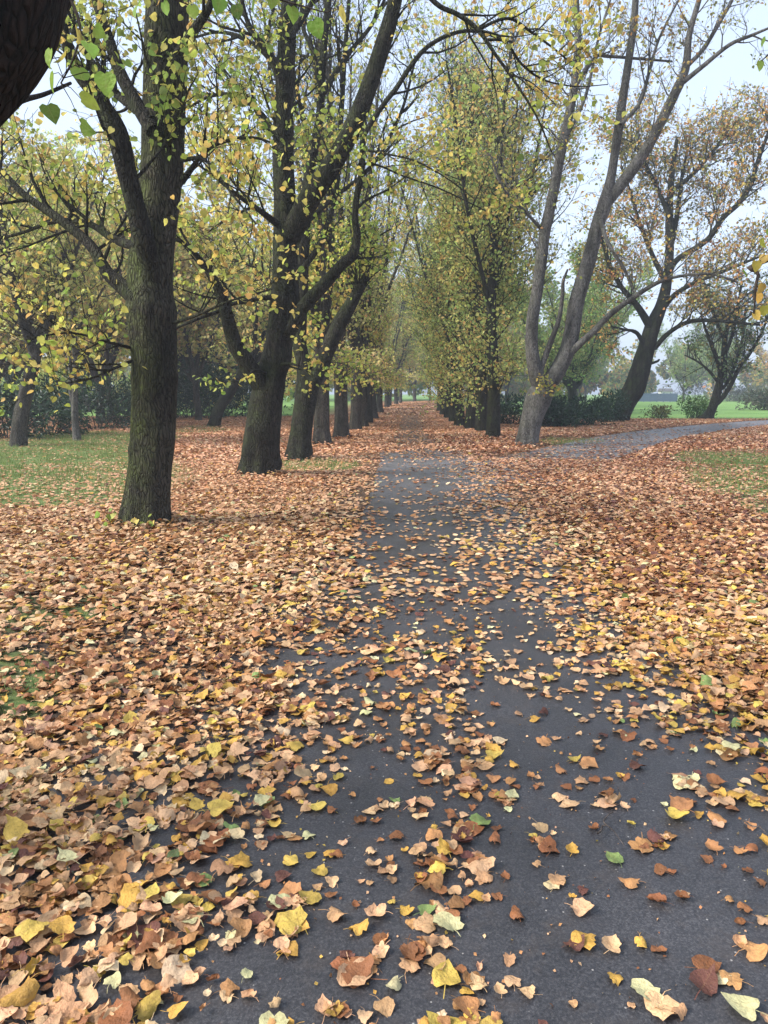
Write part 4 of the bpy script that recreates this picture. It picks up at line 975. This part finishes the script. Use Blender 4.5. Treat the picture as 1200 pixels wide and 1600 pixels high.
# ------------------------------------------------------------------ blue fence and small white hut across the meadow
def boxes(lst):
    V, Q, o = [], [], 0
    for (x0, x1, y0, y1, z0, z1) in lst:
        V += [(x0, y0, z0), (x1, y0, z0), (x1, y1, z0), (x0, y1, z0), (x0, y0, z1), (x1, y0, z1), (x1, y1, z1), (x0, y1, z1)]
        Q += [[o + a for a in f] for f in ((0, 3, 2, 1), (4, 5, 6, 7), (0, 1, 5, 4), (1, 2, 6, 5), (2, 3, 7, 6), (3, 0, 4, 7))]; o += 8
    return np.array(V, float), np.array(Q)
def plain(name, c, rough=.6):
    m, nt, out = nodes(name)
    g = N(nt, 'ShaderNodeNewGeometry')
    nz = N(nt, 'ShaderNodeTexNoise', {'Vector': g.outputs['Position'], 'Scale': 3, 'Detail': 5})
    f = N(nt, 'ShaderNodeMapRange', {'Value': nz.outputs['Fac'], 'To Min': .8, 'To Max': 1.2})
    b = mixc(nt, 1.0, c, f.outputs['Result'], 'MULTIPLY')
    p = N(nt, 'ShaderNodeBsdfPrincipled', {'Base Color': b, 'Roughness': rough})
    nt.links.new(p.outputs[0], out.inputs['Surface'])
    return m
M['blue'] = plain('blue_paint', (.09, .13, .20)); M['white'] = plain('white_paint', (.75, .75, .76)); M['roof'] = plain('roof_felt', (.12, .12, .13)); M['glass'] = plain('dark_glass', (.03, .035, .04), .15)
fy = 108.0
fr = thing('fence', (0, 0, 0), 'low blue panel fence on the far side of the meadow', 'fence')
fx0, fx1 = at(985, 620, fy)[0], at(1058, 620, fy)[0]
npan = 7; pw = (fx1 - fx0) / npan
for k in range(npan):
    x = fx0 + k * pw
    V, Q = boxes([(x + .05 + j * (pw - .1) / 7, x + .05 + (j + .9) * (pw - .1) / 7, fy, fy + .03, .08, 1.25) for j in range(7)] + [(x + .05, x + pw - .05, fy + .032, fy + .07, .3, .38), (x + .05, x + pw - .05, fy + .032, fy + .07, .95, 1.03)])
    obj('panel', make_mesh('panel', V, Q, smooth=False), M['blue'], fr)
for k in range(npan + 1):
    x = fx0 + k * pw
    V, Q = boxes([(x - .045, x + .045, fy - .02, fy + .08, 0, 1.38)])
    obj('post', make_mesh('post', V, Q, smooth=False), M['blue'], fr)
hp = at(1039, 620, 113.0)
HS_ = .75
ht = thing('hut', (hp[0], 113, 0), 'small white hut seen over the blue fence', 'hut')
ht.scale = (HS_, HS_, HS_)
V, Q = boxes([(-1.1, 1.1, -.9, .9, 0, 2.0)]); obj('wall', make_mesh('wall', V, Q, smooth=False), M['white'], ht)
V = np.array([(-1.3, -1.1, 2.003), (1.3, -1.1, 2.003), (1.3, 1.1, 2.003), (-1.3, 1.1, 2.003), (-1.3, 0, 2.65), (1.3, 0, 2.65)]); obj('roof', make_mesh('roof', V, [[0, 1, 5, 4], [2, 3, 4, 5], [0, 3, 2, 1]], [[0, 4, 3], [1, 2, 5]], False), M['roof'], ht)
V, Q = boxes([(-.4, .3, -.93, -.897, .9, 1.6)]); obj('window', make_mesh('window', V, Q, smooth=False), M['glass'], ht)

# ------------------------------------------------------------------ near tree at the upper left, its hanging leaves; near tree outside on the right
T = Tree((-2.7, 1.9, 0), 12)
pts = smooth_path([(-2.7, 1.9, -.05), (-2.55, 1.95, .6), (-2.1, 2.05, 1.6), at(-95, 110, 2.2), at(15, -70, 2.3), at(130, -260, 2.5), at(250, -480, 2.8)], 8)
T.tube('trunk', pts, np.interp(np.arange(len(pts)), [0, 8, 16, 24, 32, 48], [.28, .23, .2, .185, .175, .12]), 28, .1, flare=(.3, .3))
HN = PAR(nch=[0, 2.0, 4.5, 6.0], len=[2, .5, .3, .2], r=[.02, .008, .005, .003], rmin=.0016, size=.072, step=.055, prob=lambda z: .8, trop=[0, -.02, -.06, -.1])
limb(T, 'limb#1', [(-30, 190, 16), (8, 168, 12), (40, 155, 9), (70, 147, 7), (110, 130, 5)], 2.2, .9, 8, 5, .1)
def spray(T, pts, Y0, dY, leaves, size=.052):
    part = 'hanging_twig#%d' % len(T.wood)
    S = limb(T, part, pts, Y0, dY, 5, 5, 0)
    for (px, py, ang) in leaves:
        p = at(px, py, Y0 + dY * .6 + T.rnd.uniform(-.12, .12))
        i = int(np.argmin(np.linalg.norm(S[:, :3] - p, axis=1)))
        q = S[i, :3]; b = p + np.array([0, 0, size * .5])
        T.tube(part, np.array([q, (q + b) / 2 + [0, 0, .008], b]), [.0014, .0011, .0009], 4, cap=False)
        T.leaf(b, (math.sin(ang), T.rnd.gauss(-.1, .25), -math.cos(ang)), size * T.rnd.uniform(.8, 1.15))
spray(T, [(60, -80, 9), (100, -20, 6), (125, 40, 4.5), (115, 90, 3.5), (95, 130, 2.5)], 2.25, -.2, [(122, 62, .2), (138, 85, .5), (85, 132, -.2), (125, 122, .3), (165, 132, .1), (128, 172, 1.2), (105, 95, -.6), (150, 60, .8), (80, 95, -.3), (75, 180, .5), (128, 210, .9)])
spray(T, [(250, -160, 8), (330, -60, 6), (380, -20, 4), (440, 0, 3), (510, 20, 2)], 2.5, -.1, [(370, 22, .1), (400, 8, -.3), (455, 25, .2), (488, 18, .6), (490, 46, .4), (425, 5, 0), (345, 12, -.2), (530, 30, .5)], .05)
spray(T, [(170, -200, 8), (200, -80, 5), (240, -20, 3.5), (300, 10, 2)], 2.8, .2, [(255, 15, .4), (300, 20, .2), (215, 20, -.2)], .048)
T.build('overhanging_tree', 'nearly black leaning trunk cutting across the top left corner', 'tree', dict(trunk='bark_red', limb='bark_red', branchwork='twig'), [(.27, .44, .07, 3), (.36, .50, .08, 2), (.58, .53, .11, 1)], leafmat='veined_leaf', shape=LEAFH)

T = Tree((4.3, 3.6, 0), 13)
pts = smooth_path([(4.3, 3.6, -.05), (4.32, 3.6, .6), (4.35, 3.65, 2), (4.3, 3.7, 4), (4.4, 3.8, 6)], 6)
T.tube('trunk', pts, np.linspace(.2, .1, len(pts)), 20, .1, flare=(.3, .3))
b0 = np.array([4.32, 3.66, 2.6])
e = at(1215, 400, 3.3)
q = smooth_path([b0, (b0 + e) / 2 + [0, 0, .15], e, at(1185, 430, 3.25), at(1178, 490, 3.2)], 5)
T.tube('limb#0', q, np.linspace(.02, .003, len(q)), 7, cap=False)
for (px, py, ang) in [(1190, 385, .3), (1160, 435, .5), (1182, 420, 0), (1192, 455, -.3), (1185, 470, .2), (1195, 490, .1), (1178, 500, .5), (1196, 410, -.4), (1205, 440, 0), (1200, 370, .4)]:
    p = at(px, py - 12, 3.25 + T.rnd.uniform(-.1, .1))
    T.leaf(p, (math.sin(ang), T.rnd.gauss(-.1, .3), -math.cos(ang)), .045)
    i = int(np.argmin(np.linalg.norm(q - p, axis=1)))
    T.tube('limb#0', np.array([q[i], (q[i] + p) / 2 + [0, 0, .006], p]), [.0014, .0011, .0009], 4, cap=False)
q = smooth_path([pts[-6], at(1300, 20, 3.5), at(1230, 60, 3.4), at(1190, 95, 3.3)], 5)
T.tube('limb#1', q, np.linspace(.02, .002, len(q)), 7, cap=False)
for (px, py) in [(1187, 95), (1196, 60), (1205, 110)]:
    T.leaf(at(px, py, 3.3), (T.rnd.gauss(0, .3), .1, -1), .04)
T.build('overhanging_twig_tree', 'tree outside the right edge, its few yellow and green leaves hanging in', 'tree', dict(trunk='bark_mid', limb='twig', branchwork='twig'), [(.22, .34, .06, 2), (.45, .44, .07, 2), (.55, .36, .08, .8)], leafmat='veined_leaf', shape=LEAFH)

# ------------------------------------------------------------------ fallen leaves
rng = np.random.default_rng(77)
TMPL = [crisp_leaf(500 + i) for i in range(30)]
DRY = np.array([(.49, .275, .14), (.60, .38, .20), (.41, .20, .078), (.25, .10, .04), (.68, .49, .285), (.52, .30, .06), (.54, .38, .08), (.54, .50, .26), (.12, .047, .034), (.19, .26, .08), (.57, .335, .185)])
DRYN = ['tan', 'buff', 'ginger brown', 'rust brown', 'pale cream', 'golden', 'yellow', 'pale green', 'dark maroon', 'yellowish green', 'pinkish tan']
DRYW = np.array([2.4, 1.8, 2.0, 1.4, .9, .75, .42, .28, .5, .06, 1.8])
def leaf_colours(x, y, n):
    W = np.repeat(DRYW[None], n, 0)
    d = np.hypot(x, y)
    W[:, 5:7] *= np.clip(2.2 - d / 6, .25, 2)[:, None]
    W[:, [3, 8]] *= np.where((x > 1.6) & (x > 1.9) & (d > 5.5) & (d < 26), 4.6, 1.0)[:, None]    # browner drift at the right
    W[:, [5, 6]] *= np.where((x > 1.2) & (d > 2.5) & (d < 6.5), 2.2, 1.0)[:, None]
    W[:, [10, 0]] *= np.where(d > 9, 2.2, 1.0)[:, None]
    cl = fbm(x * 1.1, y * 1.1, 31, 2) - .5
    W[:, [2, 3]] *= np.exp(cl * 4)[:, None]
    W /= W.sum(1, keepdims=True)
    i = (rng.random((n, 1)) > np.cumsum(W, 1)).sum(1).clip(0, len(DRYW) - 1)
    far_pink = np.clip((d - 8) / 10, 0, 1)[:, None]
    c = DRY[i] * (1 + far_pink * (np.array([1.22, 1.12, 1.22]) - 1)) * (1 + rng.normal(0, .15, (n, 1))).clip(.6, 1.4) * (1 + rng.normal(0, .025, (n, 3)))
    return c.clip(.01, .85), i
def candidates(r0, r1, lam):
    """Random ground points in the view wedge between two distances, thinned to the photograph's leaf cover."""
    A = np.radians(34)
    n = int(lam * A * (r1 ** 2 - r0 ** 2))
    r = np.sqrt(rng.uniform(r0 ** 2, r1 ** 2, n)); a = rng.uniform(-A, A, n)
    return r * np.sin(a), r * np.cos(a)
def thin(x, y, lam, area):
    c = coverage(x, y)
    nz = fbm(x * 3.1, y * 3.1, 5, 3) * .6 + fbm(x * 9, y * 9, 19, 2) * .4
    c = np.clip(c + (nz - .5) * 3.6 * c * (1 - c) * 1.6, 0.01, .975)
    # leaf cover off the tables: side path barely covered, lawn thinly, meadow none
    bd = np.min(np.hypot(x[:, None] - bc[None, :, 0], y[:, None] - bc[None, :, 1]), axis=1)
    c = np.where(bd < 1.35, np.minimum(c, np.interp(y, [12, 16, 20, 24, 30], [.78, .6, .4, .2, .08])), c)
    pl_, pr_ = np.interp(y, PATH[:, 0], PATH[:, 1]), np.interp(y, PATH[:, 0], PATH[:, 2])
    lane = np.clip(1.6 - np.abs(x - (pl_ + pr_) / 2) / ((pr_ - pl_) * .28), 0, 1) * np.clip((y - 19) / 4, 0, 1)
    c = c * (1 - .42 * lane)
    gm = grassy(x, y)
    c = c * (1 - .6 * gm) * (1 - .96 * meadow(x, y))
    dens = -np.log(1 - c) / area
    keep = rng.random(len(x)) < dens / lam
    return keep, c
BASES = [(ground(px, py), r) for px, py, r in ((228, 824, .36), (402, 744, .42), (467, 718, .33), (503, 696, .3), (533, 686, .3), (823, 697, .42), (771, 686, .3))]
def off_trunks(x, y):
    k = np.ones(len(x), bool)
    for b, r in BASES: k &= np.hypot(x - b[0], y - b[1]) > r * .85
    return k
def drift(x, y):
    h = np.zeros(len(x))
    for b, r in BASES: h = np.maximum(h, .12 * np.exp(-np.clip(np.hypot(x - b[0], y - b[1]) - r * .8, 0, 9) / .16))
    return h
def yaw_tilt(n, tilt):
    a = rng.uniform(0, 2 * np.pi, n)
    y = np.stack([np.cos(a), np.sin(a), rng.normal(0, tilt, n)], 1)
    nr = np.stack([rng.normal(0, tilt, n), rng.normal(0, tilt, n), np.ones(n)], 1)
    return basis(y, nr)
parts = []
# nearest zone: modelled crisp leaves
x, y = candidates(.9, 5.2, 2000)
k, c = thin(x, y, 2000, .0019); k &= off_trunks(x, y)
x, y, c = x[k], y[k], c[k]
n = len(x)
size = np.clip(.045 * np.exp(rng.normal(0, .33, n)), .02, .098)
col, ci = leaf_colours(x, y, n)
tilt = np.where(c > .6, .25, .10)
R = yaw_tilt(n, 1.0)
a = rng.uniform(0, 2 * np.pi, n)
R = basis(np.stack([np.cos(a), np.sin(a), rng.normal(0, 1, n) * tilt], 1), np.stack([rng.normal(0, 1, n) * tilt, rng.normal(0, 1, n) * tilt, np.ones(n)], 1))
z = .009 + rng.random(n) ** 1.5 * np.clip(c - .35, 0, 1) * .045
tm = rng.integers(0, len(TMPL), n)
px, py = project(x, y)
d2 = np.hypot(x, y)
infr = (px > 4) & (px < 1196) & (py < 1596)
order = np.argsort(np.where(infr, d2, 1e9))
NIND = 275
single = set(order[:NIND].tolist())
mask = np.ones(n, bool); mask[order[:NIND]] = False
tones = []
for t in range(len(TMPL)):
    s = np.where(mask & (tm == t))[0]
    V, q, tt, _, _ = TMPL[t]
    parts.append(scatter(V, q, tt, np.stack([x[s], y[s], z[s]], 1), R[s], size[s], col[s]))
# middle zone
L8 = np.array([[0, 0, .02], [-.42, .22, .16], [-.36, .62, .18], [0, 1, .12], [.36, .62, .10], [.42, .22, .05], [0, .5, -.03]], float) - [0, .5, 0]
L8_T = np.array([[6, 0, 1], [6, 1, 2], [6, 2, 3], [6, 3, 4], [6, 4, 5], [6, 5, 0]])[:, ::-1]
L8B = L8 * [1, 1, -1.3] + [0, 0, .2]
x2, y2 = candidates(5.2, 17, 1500)
k, c2 = thin(x2, y2, 1500, .0021); k &= off_trunks(x2, y2)
x2, y2, c2 = x2[k], y2[k], c2[k]; n2 = len(x2)
col2, _ = leaf_colours(x2, y2, n2)
hb = rng.random(n2) < .4
R2 = yaw_tilt(n2, 1.0)
a = rng.uniform(0, 6.283, n2); tl = np.where(c2 > .6, .36, .12)
R2 = basis(np.stack([np.cos(a), np.sin(a), rng.normal(0, 1, n2) * tl], 1), np.stack([rng.normal(0, 1, n2) * tl, rng.normal(0, 1, n2) * tl, np.ones(n2)], 1))
z2 = .012 + rng.random(n2) ** 1.5 * np.clip(c2 - .4, 0, 1) * .06
s2 = np.clip(rng.normal(.057, .016, n2), .025, .1)
z2 = z2 + drift(x2, y2) * rng.random(n2)
P2 = np.stack([x2, y2, z2], 1)
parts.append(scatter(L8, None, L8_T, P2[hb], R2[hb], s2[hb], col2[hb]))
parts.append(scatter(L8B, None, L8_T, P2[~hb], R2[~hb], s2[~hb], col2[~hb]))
# far zone
Q4 = np.array([[0, -.5, 0], [.42, -.05, .12], [0, .5, 0], [-.42, -.05, .16]])
x3, y3 = candidates(17, 48, 300)
k, c3 = thin(x3, y3, 300, .009); k &= off_trunks(x3, y3)
x3, y3, c3 = x3[k], y3[k], c3[k]; n3 = len(x3)
def far_tilt(cv):
    a = rng.uniform(0, 6.283, len(cv)); tl = np.where(cv > .65, .32, .06)
    return basis(np.stack([np.cos(a), np.sin(a), rng.normal(0, 1, len(cv)) * tl], 1), np.stack([rng.normal(0, 1, len(cv)) * tl, rng.normal(0, 1, len(cv)) * tl, np.ones(len(cv))], 1))
col3, _ = leaf_colours(x3, y3, n3)
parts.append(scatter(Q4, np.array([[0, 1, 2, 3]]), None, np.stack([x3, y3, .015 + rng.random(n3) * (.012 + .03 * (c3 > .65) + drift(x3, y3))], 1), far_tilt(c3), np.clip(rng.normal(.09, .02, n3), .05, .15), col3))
cx, cy = candidates(1.0, 6.0, 200)
cx, cy = cx[:2800], cy[:2800]; nc = len(cx)
cc0, _ = leaf_colours(cx, cy, nc)
CR = np.array([[0, -.5, .05], [.4, 0, .25], [.1, .5, .1], [-.45, .1, .2]])
parts.append(scatter(CR, np.array([[0, 1, 2, 3]]), None, np.stack([cx, cy, np.full(nc, .008)], 1), yaw_tilt(nc, .5), rng.uniform(.004, .014, nc), cc0))
x4, y4 = rng.uniform(-8, 20, 60000), rng.uniform(47, 128, 60000)
pc = np.interp(y4, PATH[:, 0], (PATH[:, 1] + PATH[:, 2]) / 2)
k = (np.abs(x4 - pc) < 4.5) & (meadow(x4, y4) < .5)
x4, y4 = x4[k], y4[k]; col4, _ = leaf_colours(x4, y4, len(x4))
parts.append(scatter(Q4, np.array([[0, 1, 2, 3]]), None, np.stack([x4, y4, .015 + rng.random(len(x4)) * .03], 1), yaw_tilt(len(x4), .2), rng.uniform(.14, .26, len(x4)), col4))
V, q, t, cc = join(parts)
tag(obj('leaf_litter', make_mesh('leaf_litter', V, q, t, True, cc), M['litter']), kind='stuff')
print('litter leaves', n, n2, n3)

# the leaves that show largest, one object each
TM = []
for (V, q, t, kk, fl) in TMPL:
    me = make_mesh('fallen_leaf', V, q, t, True, None, {'lx': fl[:, 0], 'ly': fl[:, 1]}); me.materials.append(M['single_leaf']); TM.append(me)
from mathutils import Matrix
def place_leaf(p, R, s, ti, colr, label, group='fallen leaves nearest the camera'):
    o = bpy.data.objects.new('fallen_leaf', TM[ti]); COL.objects.link(o)
    Mx = Matrix([[*(R[i] * s), p[i]] for i in range(3)] + [[0, 0, 0, 1]])
    o.matrix_world = Mx
    o.color = (*colr, 1)
    return tag(o, label, 'leaf', group)
def zone(px, py):
    h = 'left' if px < 400 else ('centre' if px < 760 else 'right')
    e = ' edge' if (px < 130 or px > 1080) else ''
    r = 'bottom' if py > 1500 else ('lower' if py > 1400 else 'upper')
    return r, (h + e)
def form(kk):
    return 'tightly curled' if abs(kk) > 2.6 else ('cupped' if kk > 1.2 else ('humped' if kk < -1.2 else 'flat'))
for i in order[:NIND]:
    s = size[i]
    rr, hh = zone(px[i], py[i])
    sz = 'small ' if s < .055 else ('large ' if s > .08 else '')
    sup = 'in the leaf drift' if c[i] > .5 else 'on bare asphalt'
    lab = f"{sz}{form(TMPL[tm[i]][3])} {DRYN[ci[i]]} leaf {sup}, {rr} {hh} foreground"
    place_leaf((x[i], y[i], z[i]), R[i], s, tm[i], col[i], lab)
FLAT = [i for i in np.argsort([abs(t[3]) for t in TMPL])[:5]]
SPECIAL = [  # leaves one can point out in the photograph
    (700, 1450, .095, 7, 'large flat pale greenish cream leaf, the biggest on the middle of the path', 2.2), (665, 1430, .055, 9, 'small dull green curled leaf touching the big pale leaf', .4),
    (697, 1535, .085, 6, 'bright yellow leaf with a long stalk on bare asphalt below the big pale leaf', 1.4), (342, 1280, .09, 6, 'broad golden yellow leaf on the dark gap at the left centre', .5),
    (455, 1450, .10, 6, 'large crumpled deep yellow leaf lower left of centre', 2.9), (410, 1268, .07, 7, 'pale cream green leaf right of the broad golden leaf', .9),
    (770, 1185, .075, 6, 'yellow and green leaf with upturned edge in the middle of the path', .2), (800, 1248, .06, 7, 'smooth pale green oval leaf on bare asphalt right of centre', 1.2),
    (960, 1348, .06, 9, 'light green heart shaped leaf below the forked twig', 2.0), (910, 1475, .075, 5, 'golden leaf lying over a pale one on bare asphalt at the right', .9),
    (1010, 1558, .085, 7, 'large pale yellow leaf beside a maroon one at the bottom right', 1.9), (1100, 1545, .09, 8, 'large purplish grey leaf with long stalk at the bottom right', .8),
    (1160, 1580, .085, 7, 'pale lemon leaf in the bottom right corner', 2.5), (440, 1375, .05, 8, 'small dark maroon leaf beside a mint green one', .3),
    (48, 1475, .09, 6, 'broad yellow leaf with veins at the left edge', 1.0), (100, 1470, .085, 5, 'broad ochre leaf right of the yellow one at the left edge', 2.0),
    (108, 1360, .075, 7, 'pale cream leaf lying across the lichen covered stick', 2.6), (272, 1355, .045, 9, 'small deep green leaf in the tan drift at the left', 1.3), (825, 1062, .07, 10, 'lone pinkish green leaf on the bare strip far up the path', 1.5),
    (1140, 1180, .08, 7, 'pale yellow leaf at the edge of the right hand drift', .7)]
for j, (qx, qy, s, cix, lab, yaw) in enumerate(SPECIAL):
    p = ground(qx, qy)
    zz = .012 + .03 * float(coverage(p[:1], p[1:2])[0] > .5)
    Rm = basis(np.array([[math.cos(yaw), math.sin(yaw), .05]]), np.array([[.05, -.05, 1.0]]))[0]
    place_leaf((p[0], p[1], zz), Rm, s, int(FLAT[j % 5]), DRY[cix] * (np.array([.5, .5, .6]) if cix == 9 and j == 17 else 1), lab, None)

# ------------------------------------------------------------------ fallen twigs
def twig(lab, px0, py0, px1, py1, r, fork=None, lichen=False, seed=0):
    a, b = ground(px0, py0), ground(px1, py1)
    T = Tree(a, 300 + seed); g = T.rnd
    n = 7
    pts = np.array([a + (b - a) * i / n + [g.gauss(0, .006), g.gauss(0, .006), .02 + g.uniform(0, .012)] for i in range(n + 1)])
    pts = smooth_path(pts, 3)
    T.tube('stick', pts, np.linspace(r, r * .5, len(pts)), 8, .15)
    if fork:
        c = ground(*fork); m = pts[len(pts) // 2]
        T.tube('stick', np.array([m, (m + c) / 2 + [0, 0, .02], c + [0, 0, .02]]), [r * .6, r * .5, r * .3], 6, .1)
    V, q, t, _ = T.wood['stick']
    o = obj('fallen_twig', make_mesh('fallen_twig', np.concatenate(V) - a, np.concatenate(q), np.concatenate(t)), M['lichen' if lichen else 'twig_grey'], None, a)
    tag(o, lab, 'twig', 'twigs fallen on the path')
M['lichen'] = bark_material('lichen_bark', (.05, .045, .04), (.2, .19, .17), (.25, .32, .2), .8, 6)
twig('dark forked twig on the bare asphalt at the right', 938, 1315, 955, 1280, .0035, (975, 1330), seed=1)
twig('lichen covered stick poking from the leaf drift at the lower left', 85, 1320, 130, 1412, .007, None, True, 2)
twig('thin curved twig on the asphalt at the left centre', 500, 1140, 530, 1120, .0022, None, False, 3)
twig('long thin stick lying in the leaves right of the mossy trunk', 290, 803, 345, 812, .007, None, False, 4)
twig('thin dark twig near the right edge of the asphalt', 1160, 1295, 1200, 1310, .003, None, False, 5)

# ------------------------------------------------------------------ grass blades in the open patches
gx, gy = candidates(2.5, 34, 420)
gm = grassy(gx, gy) * np.where(fbm(gx * 2.2, gy * 2.2, 91, 3) > .45, 1, .12)
far = np.hypot(gx, gy)
k = (rng.random(len(gx)) < gm) & off_trunks(gx, gy)
gx, gy, far = gx[k], gy[k], far[k]; n = len(gx)
BL = np.array([[-.06, 0, 0], [.06, 0, 0], [.045, .12, .55], [-.045, .12, .55], [0, .4, 1.0], [.01, .41, .98]])
BQ = np.array([[0, 1, 2, 3], [3, 2, 5, 4]])
a = rng.uniform(0, 6.28, n)
Rg = np.stack([np.stack([np.cos(a), -np.sin(a), 0 * a], 1), np.stack([np.sin(a), np.cos(a), 0 * a], 1), np.stack([0 * a, 0 * a, 1 + 0 * a], 1)], 1)
gc = np.array([(.10, .17, .04), (.15, .23, .055), (.21, .28, .08), (.28, .29, .11)])[rng.integers(0, 4, n)]
V, q, t, cc = scatter(BL, BQ, None, np.stack([gx, gy, 0 * gx], 1), Rg, rng.uniform(.025, .065, n) * np.clip(far / 9, .8, 1.6), gc)
tag(obj('grass', make_mesh('grass', V, q, t, False, cc), M['grass']), kind='stuff')

# ------------------------------------------------------------------ the misty air
V, Q = boxes([(-420, 420, -420, 420, -1.0, 27.0)])
hz = obj('haze', make_mesh('haze', V, Q, smooth=False))
m, nt, out = nodes('haze')
pv = N(nt, 'ShaderNodeVolumePrincipled', {'Color': (.86, .92, 1.0, 1), 'Density': .0018, 'Anisotropy': .2})
nt.links.new(pv.outputs[0], out.inputs['Volume'])
hz.data.materials.append(m)
tag(hz, kind='stuff')
